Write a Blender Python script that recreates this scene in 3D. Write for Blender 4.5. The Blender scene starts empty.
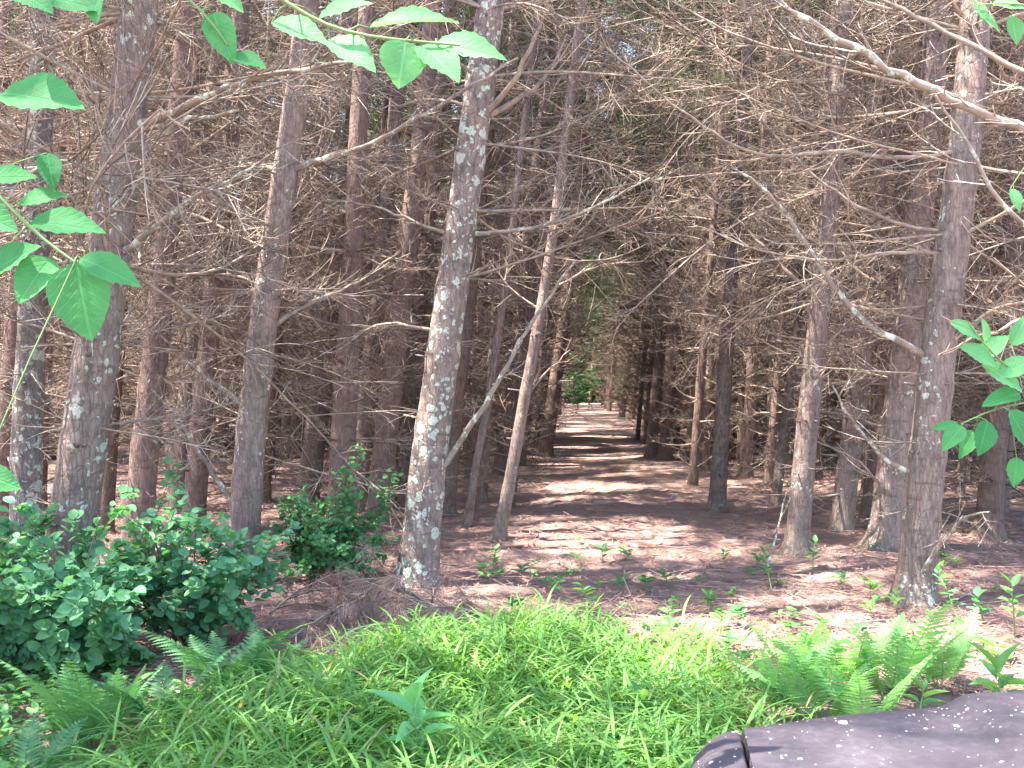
import bpy, math, random
import numpy as np
from mathutils import Vector, Matrix, Euler
PI = math.pi
rng = np.random.default_rng(11)
random.seed(11)
scene = bpy.context.scene
col = scene.collection

# ------------------------------------------------------------------ camera constants
F, CX, CY, CAMH = 984.0, 512.0, 384.0, 1.6
def at(px, py, d):
    return np.array([(px - CX) / F * d, d, CAMH - (py - CY) / F * d])
def ground_d(py):
    return CAMH * F / (py - CY)
def on_ground(px, py):
    d = ground_d(py)
    x = (px - CX) / F * d
    return x, d
def gz(x, y):
    return (0.035 * np.sin(x * 1.3 + 0.4 * y) * np.cos(y * 0.9 - 0.3 * x)
            + 0.02 * np.sin(x * 3.1 + 1.7) * np.sin(y * 2.7)) * np.clip(np.abs(y) / 6, 0.2, 1)

# ------------------------------------------------------------------ mesh collector
class MB:
    keep_uv = False
    def __init__(s):
        s.UV = []; s.V = []; s.Q = []; s.T = []; s.n = 0; s.QM = []; s.TM = []
    def add(s, v, q=None, t=None, m=0, uv=None):
        v = np.asarray(v, dtype=np.float64).reshape(-1, 3)
        if q is not None and len(q):
            q = np.asarray(q, dtype=np.int64).reshape(-1, 4) + s.n
            s.Q.append(q); s.QM.append(np.full(len(q), m))
        if t is not None and len(t):
            t = np.asarray(t, dtype=np.int64).reshape(-1, 3) + s.n
            s.T.append(t); s.TM.append(np.full(len(t), m))
        s.V.append(v); s.n += len(v)
        s.UV.append(np.zeros((len(v), 2)) if uv is None else uv)
    def tube(s, pts, rad, sides=3, cap=False, ang=0.0):
        p = np.asarray(pts, float); n = len(p)
        r = np.broadcast_to(np.asarray(rad, float), (n,))
        tg = np.empty_like(p); tg[1:-1] = p[2:] - p[:-2]; tg[0] = p[1] - p[0]; tg[-1] = p[-1] - p[-2]
        tg /= np.linalg.norm(tg, axis=1)[:, None] + 1e-12
        m = np.abs(tg.mean(0)); ref = np.zeros(3); ref[int(np.argmin(m))] = 1
        a = np.cross(tg, ref); a /= np.linalg.norm(a, axis=1)[:, None] + 1e-12
        b = np.cross(tg, a)
        th = np.arange(sides) / sides * 2 * PI + ang
        ring = (a[:, None, :] * np.cos(th)[None, :, None] + b[:, None, :] * np.sin(th)[None, :, None]) * r[:, None, None] + p[:, None, :]
        i = np.arange(n - 1)[:, None] * sides; j = np.arange(sides)[None, :]; k = (j + 1) % sides
        q = np.stack([i + j, i + k, i + sides + k, i + sides + j], -1).reshape(-1, 4)
        v = ring.reshape(-1, 3)
        t = None
        if cap:
            v = np.vstack([v, p[-1:], p[:1]])
            b0 = (n - 1) * sides
            t = [[b0 + jj, b0 + (jj + 1) % sides, n * sides] for jj in range(sides)] + [[(jj + 1) % sides, jj, n * sides + 1] for jj in range(sides)]
        s.add(v, q, t)
    def leaves(s, tpl, P, D, N, L, W, m=0):
        """tpl=(verts[k,3] in (along,across,up), quads). vectorised copies."""
        tv, tq = tpl
        P = np.asarray(P, float); D = np.asarray(D, float); N = np.asarray(N, float)
        D = D / (np.linalg.norm(D, axis=1)[:, None] + 1e-9)
        N = N - (N * D).sum(1)[:, None] * D
        N /= np.linalg.norm(N, axis=1)[:, None] + 1e-9
        S = np.cross(D, N)
        L = np.broadcast_to(np.asarray(L, float), (len(P),)); W = np.broadcast_to(np.asarray(W, float), (len(P),))
        v = (P[:, None] + D[:, None] * (tv[None, :, 0:1] * L[:, None, None]) + S[:, None] * (tv[None, :, 1:2] * W[:, None, None])
             + N[:, None] * (tv[None, :, 2:3] * L[:, None, None]))
        k = len(tv)
        q = (tq[None] + (np.arange(len(P)) * k)[:, None, None]).reshape(-1, 4)
        s.add(v.reshape(-1, 3), q, None, m, np.tile(tv[:, :2], (len(P), 1)))
    def box(s, c, sz, m=0):
        c = np.array(c, float); h = np.array(sz, float) / 2
        v = np.array([[x, y, z] for x in (-1, 1) for y in (-1, 1) for z in (-1, 1)]) * h + c
        q = [[0, 1, 3, 2], [4, 6, 7, 5], [0, 4, 5, 1], [2, 3, 7, 6], [0, 2, 6, 4], [1, 5, 7, 3]]
        s.add(v, q, None, m)
    def grid(s, P, m=0, flip=False):
        P = np.asarray(P, float); a, b = P.shape[:2]
        i = np.arange(a - 1)[:, None] * b; j = np.arange(b - 1)[None, :]
        q = np.stack([i + j, i + b + j, i + b + j + 1, i + j + 1], -1).reshape(-1, 4)
        if flip: q = q[:, ::-1]
        s.add(P.reshape(-1, 3), q, None, m)
    def mesh(s, name, mats, smooth=True):
        me = bpy.data.meshes.new(name)
        V = np.concatenate(s.V); Q = np.concatenate(s.Q) if s.Q else np.zeros((0, 4), int); T = np.concatenate(s.T) if s.T else np.zeros((0, 3), int)
        me.vertices.add(len(V)); me.vertices.foreach_set('co', V.astype(np.float32).ravel())
        loops = np.concatenate([Q.ravel(), T.ravel()]).astype(np.int32)
        me.loops.add(len(loops)); me.loops.foreach_set('vertex_index', loops)
        np_ = len(Q) + len(T)
        me.polygons.add(np_)
        st = np.concatenate([np.arange(len(Q)) * 4, len(Q) * 4 + np.arange(len(T)) * 3]).astype(np.int32)
        me.polygons.foreach_set('loop_start', st)
        mi = np.concatenate(s.QM + s.TM) if (s.QM or s.TM) else np.zeros(0)
        me.polygons.foreach_set('material_index', mi.astype(np.int32))
        me.polygons.foreach_set('use_smooth', np.full(np_, smooth, dtype=bool))
        for m in (mats if isinstance(mats, (list, tuple)) else [mats]): me.materials.append(m)
        if s.keep_uv:
            at_ = me.attributes.new('leaf_uv', 'FLOAT2', 'POINT'); at_.data.foreach_set('vector', np.concatenate(s.UV).astype(np.float32).ravel())
        me.update(calc_edges=True); me.validate()
        return me
    def build(s, name, mats, parent=None, smooth=True, loc=None):
        return link(name, s.mesh(name, mats, smooth), parent, loc)

def link(name, data, parent=None, loc=None, rot=None, scale=None):
    o = bpy.data.objects.new(name, data); col.objects.link(o)
    if parent is not None: o.parent = parent
    if loc is not None: o.location = loc
    if rot is not None: o.rotation_euler = rot
    if scale is not None: o.scale = (scale,) * 3 if np.isscalar(scale) else scale
    return o
def tag(o, label=None, cat=None, group=None, kind=None):
    if label: o['label'] = label
    if cat: o['category'] = cat
    if group: o['group'] = group
    if kind: o['kind'] = kind
    return o
def thing(name, label, cat, loc=(0, 0, 0), group=None, rot=None):
    o = link(name, None, None, loc, rot); o.empty_display_size = 0.2
    return tag(o, label, cat, group)

# ------------------------------------------------------------------ materials
def new_mat(name):
    m = bpy.data.materials.new(name); m.use_nodes = True
    nt = m.node_tree; nt.nodes.clear()
    out = nt.nodes.new('ShaderNodeOutputMaterial'); b = nt.nodes.new('ShaderNodeBsdfPrincipled')
    nt.links.new(b.outputs[0], out.inputs[0])
    b.inputs['Specular IOR Level'].default_value = 0.25
    return m, nt, b, out
def N(nt, typ, **kw):
    n = nt.nodes.new(typ)
    for k, v in kw.items():
        if k in n.inputs.keys(): n.inputs[k].default_value = v
        else: setattr(n, k, v)
    return n
def ramp(nt, src, stops, interp='LINEAR'):
    r = nt.nodes.new('ShaderNodeValToRGB'); r.color_ramp.interpolation = interp
    e = r.color_ramp.elements
    while len(e) < len(stops): e.new(0.5)
    for el, (p, c) in zip(e, stops):
        el.position = p; el.color = (c, c, c, 1) if np.isscalar(c) else (*c, 1)
    nt.links.new(src, r.inputs[0]); return r.outputs[0]
def mixc(nt, fac, a, b, typ='MIX'):
    m = nt.nodes.new('ShaderNodeMix'); m.data_type = 'RGBA'; m.blend_type = typ
    for sock, v in ((m.inputs[0], fac), (m.inputs[6], a), (m.inputs[7], b)):
        if hasattr(v, 'is_output'): nt.links.new(v, sock)
        elif isinstance(v, tuple): sock.default_value = (*v, 1)
        else: sock.default_value = v
    return m.outputs[2]
def coords(nt, kind='Object', scale=(1, 1, 1)):
    tc = nt.nodes.new('ShaderNodeTexCoord'); mp = nt.nodes.new('ShaderNodeMapping')
    mp.inputs['Scale'].default_value = scale
    nt.links.new(tc.outputs[kind], mp.inputs[0]); return mp.outputs[0]
def noise(nt, vec, scale, detail=4, rough=0.55, dist=0.0):
    n = N(nt, 'ShaderNodeTexNoise', Scale=scale, Detail=detail, Roughness=rough, Distortion=dist)
    nt.links.new(vec, n.inputs['Vector']); return n.outputs['Fac']
def math_(nt, op, a, b=None):
    n = nt.nodes.new('ShaderNodeMath'); n.operation = op
    for sock, v in ((n.inputs[0], a), (n.inputs[1], b)):
        if v is None: continue
        if hasattr(v, 'is_output'): nt.links.new(v, sock)
        else: sock.default_value = v
    return n.outputs[0]
def bump(nt, b, h, strength=0.5, dist=0.02):
    n = N(nt, 'ShaderNodeBump', Strength=strength, Distance=dist)
    nt.links.new(h, n.inputs['Height']); nt.links.new(n.outputs[0], b.inputs['Normal'])

def bark(name, light, dark, lichen=0.0, lich_scale=13.0, moss=0.3):
    m, nt, b, out = new_mat(name)
    oi = nt.nodes.new('ShaderNodeObjectInfo')
    tc = nt.nodes.new('ShaderNodeTexCoord')
    add = nt.nodes.new('ShaderNodeVectorMath'); add.operation = 'ADD'
    sc = nt.nodes.new('ShaderNodeVectorMath'); sc.operation = 'SCALE'; sc.inputs['Scale'].default_value = 37.0
    cmb = nt.nodes.new('ShaderNodeCombineXYZ')
    for i in range(3): nt.links.new(oi.outputs['Random'], cmb.inputs[i])
    nt.links.new(cmb.outputs[0], sc.inputs[0]); nt.links.new(tc.outputs['Object'], add.inputs[0]); nt.links.new(sc.outputs[0], add.inputs[1])
    v0 = add.outputs[0]
    mp = nt.nodes.new('ShaderNodeMapping'); mp.inputs['Scale'].default_value = (1, 1, 0.28); nt.links.new(v0, mp.inputs[0]); vs = mp.outputs[0]
    mp2 = nt.nodes.new('ShaderNodeMapping'); mp2.inputs['Scale'].default_value = (0.35, 0.35, 1.5); nt.links.new(v0, mp2.inputs[0]); vr = mp2.outputs[0]
    n1 = noise(nt, vs, 30, 6, 0.65); n2 = noise(nt, v0, 5, 4); n3 = noise(nt, vr, 14, 4, 0.6)
    c = mixc(nt, ramp(nt, n1, [(0.36, 0.0), (0.62, 1.0)]), dark, light)
    vp = N(nt, 'ShaderNodeTexVoronoi', Scale=38.0); vp.feature = 'DISTANCE_TO_EDGE'; nt.links.new(vs, vp.inputs['Vector'])
    crack = ramp(nt, vp.outputs['Distance'], [(0.0, 1.0), (0.09, 0.0)])
    c = mixc(nt, math_(nt, 'MULTIPLY', crack, ramp(nt, n2, [(0.35, 0.15), (0.6, 0.75)])), c, tuple(x * 0.55 for x in dark))
    c = mixc(nt, ramp(nt, noise(nt, v0, 75, 4, 0.7), [(0.55, 0.0), (0.72, 0.35)]), c, (0.36, 0.31, 0.28))
    c = mixc(nt, ramp(nt, n2, [(0.4, 0.0), (0.75, 0.55)]), c, (light[0] * 1.25, light[1] * 1.1, light[2] * 1.05))
    c = mixc(nt, ramp(nt, n3, [(0.56, 0.0), (0.68, 0.55)]), c, (dark[0] * 0.8, dark[1] * 0.8, dark[2] * 0.8))
    # green algae film near the foot
    sep = nt.nodes.new('ShaderNodeSeparateXYZ'); nt.links.new(tc.outputs['Object'], sep.inputs[0])
    zf = N(nt, 'ShaderNodeMapRange'); zf.inputs['From Min'].default_value = 0.0; zf.inputs['From Max'].default_value = 0.45
    zf.inputs['To Min'].default_value = 1.0; zf.inputs['To Max'].default_value = 0.0
    nt.links.new(sep.outputs['Z'], zf.inputs['Value'])
    mm = math_(nt, 'MULTIPLY', zf.outputs[0], ramp(nt, noise(nt, v0, 11, 3), [(0.42, 0.0), (0.62, moss)]))
    c = mixc(nt, mm, c, (0.10, 0.13, 0.05))
    h = n1
    if lichen > 0:
        wn = N(nt, 'ShaderNodeTexNoise', Scale=18.0, Detail=3.0); nt.links.new(v0, wn.inputs['Vector'])
        wv = mixc(nt, 0.10, v0, wn.outputs['Color'], 'ADD')
        masks = []
        for s_, thr, nsc in ((lich_scale, 0.38, 2.2), (lich_scale * 2.3, 0.40, 4.0)):
            vo = N(nt, 'ShaderNodeTexVoronoi', Scale=s_); nt.links.new(wv, vo.inputs['Vector'])
            rnd = nt.nodes.new('ShaderNodeSeparateColor'); nt.links.new(vo.outputs['Color'], rnd.inputs[0])
            size = math_(nt, 'MULTIPLY', rnd.outputs[0], thr * 1.35)
            cl = ramp(nt, noise(nt, v0, nsc, 3), [(0.60 - 0.22 * lichen, 0.0), (0.70 - 0.18 * lichen, 1.0)])
            size = math_(nt, 'MULTIPLY', size, cl)
            d = math_(nt, 'SUBTRACT', size, vo.outputs['Distance'])
            masks.append(ramp(nt, math_(nt, 'ADD', math_(nt, 'MULTIPLY', d, 5.0), 0.4), [(0.36, 0.0), (0.72, 1.0)]))
        lm = math_(nt, 'MAXIMUM', masks[0], masks[1])
        lm = math_(nt, 'MULTIPLY', lm, ramp(nt, noise(nt, v0, 70, 5, 0.75), [(0.36, 0.3), (0.56, 1.0)]))
        lc = mixc(nt, noise(nt, v0, 25, 3), (0.38, 0.43, 0.36), (0.62, 0.66, 0.55))
        c = mixc(nt, lm, c, lc)
        h = math_(nt, 'ADD', n1, math_(nt, 'MULTIPLY', lm, 0.25))
    hs = N(nt, 'ShaderNodeHueSaturation'); nt.links.new(c, hs.inputs['Color'])
    vv = N(nt, 'ShaderNodeMapRange'); vv.inputs['To Min'].default_value = 0.78; vv.inputs['To Max'].default_value = 1.2
    nt.links.new(oi.outputs['Random'], vv.inputs['Value']); nt.links.new(vv.outputs[0], hs.inputs['Value'])
    nt.links.new(hs.outputs[0], b.inputs['Base Color']); b.inputs['Roughness'].default_value = 0.85
    bump(nt, b, math_(nt, 'SUBTRACT', math_(nt, 'ADD', h, math_(nt, 'MULTIPLY', n3, 0.6)), math_(nt, 'MULTIPLY', crack, 0.3)), 0.8, 0.014)
    return m

def twig_mat(name, light, dark, lichen=0.15):
    m, nt, b, out = new_mat(name)
    v = coords(nt)
    g = nt.nodes.new('ShaderNodeNewGeometry')
    c = mixc(nt, ramp(nt, g.outputs['Random Per Island'], [(0.25, 0.0), (1.0, 1.0)]), dark, light)
    c = mixc(nt, ramp(nt, noise(nt, v, 9, 4, 0.6), [(0.35, 0.0), (0.7, 0.7)]), c, tuple(x * 0.6 for x in dark))
    c = mixc(nt, ramp(nt, noise(nt, v, 12, 5, 0.7), [(0.53, 0.0), (0.60, lichen)]), c, (0.5, 0.53, 0.45))
    nt.links.new(c, b.inputs['Base Color']); b.inputs['Roughness'].default_value = 0.8
    bump(nt, b, noise(nt, v, 60, 3), 0.4, 0.004)
    return m

def leaf_mat(name, c1, c2, c3=None, trans=0.35, rough=0.5, tcol=None, spec=0.3, veins=False, dead=None):
    m, nt, b, out = new_mat(name)
    g = nt.nodes.new('ShaderNodeNewGeometry')
    v = coords(nt)
    c = mixc(nt, g.outputs['Random Per Island'], c1, c2)
    if c3: c = mixc(nt, ramp(nt, noise(nt, v, 2.5, 2), [(0.45, 0.0), (0.65, 0.8)]), c, c3)
    if dead: c = mixc(nt, ramp(nt, g.outputs['Random Per Island'], [(0.945, 0.0), (0.955, 1.0)], 'CONSTANT'), c, dead)
    c = mixc(nt, ramp(nt, noise(nt, v, 38, 3), [(0.35, 0.25), (0.65, 0.0)]), c, tuple(x * 0.6 for x in c1))
    if veins:
        at_ = nt.nodes.new('ShaderNodeAttribute'); at_.attribute_name = 'leaf_uv'
        sp = nt.nodes.new('ShaderNodeSeparateXYZ'); nt.links.new(at_.outputs['Vector'], sp.inputs[0])
        av = math_(nt, 'ABSOLUTE', sp.outputs['Y'])
        mid = ramp(nt, av, [(0.012, 1.0), (0.035, 0.0)])
        fr = math_(nt, 'FRACT', math_(nt, 'SUBTRACT', math_(nt, 'MULTIPLY', sp.outputs['X'], 8.0), math_(nt, 'MULTIPLY', av, 6.0)))
        sd = ramp(nt, math_(nt, 'ABSOLUTE', math_(nt, 'SUBTRACT', fr, 0.5)), [(0.03, 0.55), (0.12, 0.0)])
        vn = math_(nt, 'MAXIMUM', mid, sd)
        c = mixc(nt, math_(nt, 'MULTIPLY', vn, 0.28), c, tuple(min(1, x * 1.7 + 0.03) for x in c2))
        c = mixc(nt, ramp(nt, noise(nt, v, 14, 4, 0.65), [(0.62, 0.0), (0.74, 0.5)]), c, (0.16, 0.20, 0.08))
        bump(nt, b, math_(nt, 'ADD', math_(nt, 'MULTIPLY', vn, -0.5), noise(nt, v, 90, 3)), 0.5, 0.003)
    nt.links.new(c, b.inputs['Base Color']); b.inputs['Roughness'].default_value = rough
    b.inputs['Specular IOR Level'].default_value = spec
    t = nt.nodes.new('ShaderNodeBsdfTranslucent')
    tc = mixc(nt, 1.0, c, tcol or (1.6, 1.5, 0.6), 'MULTIPLY'); nt.links.new(tc, t.inputs[0])
    mx = nt.nodes.new('ShaderNodeMixShader'); mx.inputs[0].default_value = trans
    nt.links.new(b.outputs[0], mx.inputs[1]); nt.links.new(t.outputs[0], mx.inputs[2]); nt.links.new(mx.outputs[0], out.inputs[0])
    return m

def plain(name, c, rough=0.5, metal=0.0, var=0.15, sc=20):
    m, nt, b, out = new_mat(name)
    v = coords(nt)
    cc = mixc(nt, noise(nt, v, sc, 4), tuple(x * (1 - var) for x in c), tuple(x * (1 + var) for x in c))
    nt.links.new(cc, b.inputs['Base Color']); b.inputs['Roughness'].default_value = rough; b.inputs['Metallic'].default_value = metal
    return m

M = {}
M['bark'] = bark('bark', (0.265, 0.205, 0.175), (0.12, 0.086, 0.073), 0.08)
M['bark_lichen'] = bark('lichen_bark', (0.265, 0.205, 0.175), (0.12, 0.086, 0.073), 0.8, 8.5)
M['bark_spotted'] = bark('spotted_bark', (0.265, 0.205, 0.175), (0.12, 0.086, 0.073), 1.5, 10)
M['bark_faint'] = bark('faintly_lichened_bark', (0.265, 0.205, 0.175), (0.12, 0.086, 0.073), 0.3, 14)
M['bark_crust'] = bark('crusted_bark', (0.235, 0.20, 0.185), (0.12, 0.10, 0.09), 1.8, 9)
M['bark_brown'] = bark('brown_bark', (0.225, 0.16, 0.135), (0.11, 0.075, 0.063), 0.0)
M['twig'] = twig_mat('dead_twig', (0.56, 0.43, 0.33), (0.135, 0.095, 0.075))
M['twig_pale'] = twig_mat('pale_dead_wood', (0.42, 0.34, 0.275), (0.20, 0.15, 0.12), 1.0)
M['needle'] = leaf_mat('pine_needle', (0.05, 0.085, 0.04), (0.09, 0.13, 0.065), None, 0.25, 0.55)
M['needle_dead'] = leaf_mat('dead_needle', (0.32, 0.20, 0.165), (0.48, 0.325, 0.275), None, 0.2, 0.7, (1.0, 0.8, 0.7), 0.1)
M['shrub_leaf'] = leaf_mat('shrub_leaf', (0.09, 0.225, 0.13), (0.15, 0.36, 0.19), (0.16, 0.35, 0.14), 0.38, 0.6, (1.4, 1.6, 0.7), 0.25)
M['shrub_leaf_small'] = leaf_mat('small_shrub_leaf', (0.07, 0.19, 0.085), (0.125, 0.30, 0.12), None, 0.38, 0.6, (1.4, 1.6, 0.7), 0.25)
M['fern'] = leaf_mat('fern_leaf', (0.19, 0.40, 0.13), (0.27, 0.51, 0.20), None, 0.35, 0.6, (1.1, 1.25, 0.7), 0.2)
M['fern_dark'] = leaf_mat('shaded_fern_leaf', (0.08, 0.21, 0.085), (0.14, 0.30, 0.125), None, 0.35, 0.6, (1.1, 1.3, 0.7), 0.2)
M['grass'] = leaf_mat('grass_blade', (0.135, 0.30, 0.075), (0.245, 0.45, 0.125), (0.18, 0.365, 0.085), 0.4, 0.5, dead=(0.38, 0.33, 0.17))
M['weed'] = leaf_mat('weed_leaf', (0.10, 0.28, 0.08), (0.19, 0.40, 0.14), None, 0.4, 0.5)
M['broad'] = leaf_mat('broad_leaf', (0.055, 0.22, 0.075), (0.09, 0.30, 0.10), None, 0.38, 0.6, (1.3, 1.5, 0.7), 0.18, True)
M['broad_pale'] = leaf_mat('pale_broad_leaf', (0.14, 0.37, 0.15), (0.19, 0.45, 0.19), None, 0.48, 0.6, (1.3, 1.4, 0.8), 0.18, True)
M['stem'] = plain('green_stem', (0.16, 0.24, 0.09), 0.6)
M['wood_stem'] = plain('woody_stem', (0.16, 0.11, 0.08), 0.8)

def ground_mat():
    m, nt, b, out = new_mat('needle_litter')
    v = coords(nt)
    big = noise(nt, v, 0.45, 4); mid = noise(nt, v, 5, 5, 0.65); fine = noise(nt, v, 42, 6, 0.75)
    ms = nt.nodes.new('ShaderNodeMapping'); ms.inputs['Scale'].default_value = (10, 70, 10); ms.inputs['Rotation'].default_value = (0, 0, 0.5)
    nt.links.new(v, ms.inputs[0]); s1 = noise(nt, ms.outputs[0], 2.4, 3, 0.6, 0.6)
    ms2 = nt.nodes.new('ShaderNodeMapping'); ms2.inputs['Scale'].default_value = (70, 10, 10); ms2.inputs['Rotation'].default_value = (0, 0, -0.4)
    nt.links.new(v, ms2.inputs[0]); s2 = noise(nt, ms2.outputs[0], 2.4, 3, 0.6, 0.6)
    st = math_(nt, 'MAXIMUM', s1, s2)
    c = mixc(nt, ramp(nt, mid, [(0.3, 0.0), (0.7, 1.0)]), (0.255, 0.17, 0.147), (0.40, 0.285, 0.245))
    c = mixc(nt, ramp(nt, st, [(0.55, 0.0), (0.72, 0.75)]), c, (0.42, 0.26, 0.20))
    c = mixc(nt, ramp(nt, fine, [(0.32, 0.75), (0.5, 0.0)]), c, (0.08, 0.042, 0.034))
    c = mixc(nt, ramp(nt, big, [(0.45, 0.0), (0.75, 0.35)]), c, (0.36, 0.22, 0.17))
    nt.links.new(c, b.inputs['Base Color']); b.inputs['Roughness'].default_value = 0.95; b.inputs['Specular IOR Level'].default_value = 0.1
    bump(nt, b, math_(nt, 'ADD', math_(nt, 'ADD', fine, mid), st), 0.8, 0.03)
    return m
M['ground'] = ground_mat()

# ------------------------------------------------------------------ leaf templates
def leaf_tpl(rows=6, prof='ovate', fold=0.12, droop=0.12, ripple=0.0):
    t = np.linspace(0, 1, rows + 1)
    if prof == 'ovate': w = np.sin(PI * t ** 0.75) ** 0.8
    elif prof == 'round': w = np.sin(PI * t ** 0.85) ** 0.6
    elif prof == 'lance': w = np.sin(PI * t ** 0.6) ** 0.9
    elif prof == 'blade': w = (1 - t) ** 0.6 * (0.55 + 0.45 * np.minimum(1, t * 4))
    elif prof == 'pinna': w = (1 - t) ** 0.7
    w = w * 0.5; w[-1] = 0.004; w[0] = max(w[0], 0.02)
    v = []
    for i in range(rows + 1):
        z = -droop * t[i] ** 2
        up = fold * w[i] * 1.0
        rp = ripple * (1 if i % 2 else -1)
        v += [(t[i], -w[i], z + up + rp), (t[i], 0, z), (t[i], w[i], z + up - rp)]
    q = []
    for i in range(rows):
        a = i * 3
        q += [[a, a + 1, a + 4, a + 3], [a + 1, a + 2, a + 5, a + 4]]
    return np.array(v), np.array(q)
def quad_tpl(droop=0.0):
    return np.array([[0, -.5, 0], [0, .5, 0], [1, .35, -droop], [1, -.35, -droop]]), np.array([[0, 1, 2, 3]])
def blade_tpl(rows=4, droop=0.35):
    t = np.linspace(0, 1, rows + 1); w = np.array([0.6, 0.95, 1.0, 0.7, 0.03][:rows + 1]) * 0.5
    v = []
    for i in range(rows + 1): v += [(t[i] * (1 - 0.25 * droop * t[i]), -w[i], -droop * t[i] ** 2), (t[i] * (1 - 0.25 * droop * t[i]), w[i], -droop * t[i] ** 2)]
    q = [[2 * i, 2 * i + 1, 2 * i + 3, 2 * i + 2] for i in range(rows)]
    return np.array(v), np.array(q)
OV = leaf_tpl(7, 'ovate', 0.25, 0.10, 0.004); OVF = leaf_tpl(14, 'ovate', 0.2, 0.14, 0.009)
OVF[0][:, 1] *= 1 + 0.05 * np.sin(OVF[0][:, 0] * 43)
OVF[0][:, 2] += 0.02 * np.sin(OVF[0][:, 0] * 9) * np.sign(OVF[0][:, 1]); RO = leaf_tpl(5, 'round', 0.22, 0.10); LA = leaf_tpl(7, 'lance', 0.3, 0.22)
def rnd_dirs(n, r=rng):
    d = r.normal(size=(n, 3)); return d / np.linalg.norm(d, axis=1)[:, None]

# ------------------------------------------------------------------ branches
def bez_noise(p0, d0, L, n, droop, wob, r):
    """a curved polyline: heading slowly turning, sagging or lifting"""
    pts = [np.array(p0, float)]; d = np.array(d0, float); d /= np.linalg.norm(d)
    step = L / n; turn = r.normal(size=3) * wob
    for i in range(n):
        d = d + turn * 0.5 + r.normal(size=3) * wob * 0.6 + np.array([0, 0, droop / n])
        d /= np.linalg.norm(d); pts.append(pts[-1] + d * step)
    return np.array(pts)
def side_dir(d, r, spread=0.9, flat=0.45):
    s = np.cross(d, np.array([0, 0, 1.0])); s /= np.linalg.norm(s) + 1e-9
    s = s * (1 if r.random() < 0.5 else -1)
    u = np.array([0, 0, 1.0])
    v = d * (0.75 + 0.3 * r.random()) + s * spread * (0.5 + 0.7 * r.random()) + u * r.normal() * flat
    return v / np.linalg.norm(v)
def add_twigs(mb, main, r0, r, n_tw, L_tw, n_sub, fat=1.0, start=0.15):
    n = len(main)
    for k in range(n_tw):
        f = start + (1 - start) * (k + r.random()) / n_tw
        i = min(int(f * (n - 1)), n - 2); a = f * (n - 1) - i
        p = main[i] * (1 - a) + main[i + 1] * a; d = main[i + 1] - main[i]; d /= np.linalg.norm(d) + 1e-9
        L = L_tw * (0.35 + 0.9 * r.random()) * (1.1 - 0.6 * f)
        tw = bez_noise(p, side_dir(d, r), L, 5, 0.15 + 0.35 * r.random(), 0.10, r)
        ra = min(r0 * 0.55, 0.0055) * fat
        mb.tube(tw, np.linspace(ra, ra * 0.42, 6), 3)
        for s_ in range(n_sub):
            j = 1 + r.integers(0, 4); dd = tw[j + 1] - tw[j] if j < 5 else tw[5] - tw[4]; dd = dd / (np.linalg.norm(dd) + 1e-9)
            st = bez_noise(tw[j], side_dir(dd, r, 0.9, 0.6), L * (0.25 + 0.4 * r.random()), 3, 0.2, 0.12, r)
            mb.tube(st, np.linspace(ra * 0.55, ra * 0.3, 4), 3)
def dead_branch(mb, p0, az, tilt, L, r, n_tw=9, n_sub=3, fat=1.0, rbase=None, sides=5):
    d = np.array([math.cos(az) * math.cos(tilt), math.sin(az) * math.cos(tilt), math.sin(tilt)])
    main = bez_noise(p0, d, L, 9, r.normal() * 0.35 + 0.12, 0.055, r)
    rb = rbase or (0.006 + 0.0062 * L) * (0.8 + 0.4 * r.random())
    mb.tube(main, rb * fat * np.linspace(1, 0.25, 10) ** 1.0, sides)
    add_twigs(mb, main, rb, r, n_tw, 0.36 * L, n_sub, fat)

# branch library for near trees (x axis outward)
LIB = []
for k in range(14):
    r = np.random.default_rng(100 + k); mb = MB()
    dead_branch(mb, (0, 0, 0), 0.0, 0.05, 2.0, r, 21, 5, 1.0, 0.017)
    LIB.append(mb.mesh('branch', M['twig']))
LIBS = []   # short snapped-off branches
for k in range(4):
    r = np.random.default_rng(160 + k); mb = MB()
    dead_branch(mb, (0, 0, 0), 0.0, 0.05, 1.0, r, 4, 2, 1.0, 0.013)
    LIBS.append(mb.mesh('branch', M['twig']))

LIBL = []
for k in range(7):
    r = np.random.default_rng(180 + k); mb = MB()
    main = bez_noise((0, 0, 0), (1, 0, 0.55 - 0.1 * k), 3.2, 14, -0.7 + 0.25 * k, 0.05, r)
    mb.tube(main, 0.0135 * np.linspace(1, 0.25, 15), 6)
    add_twigs(mb, main, 0.02, r, 26, 0.95, 4, 1.0, 0.12)
    LIBL.append(mb.mesh('branch', M['twig']))
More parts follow.
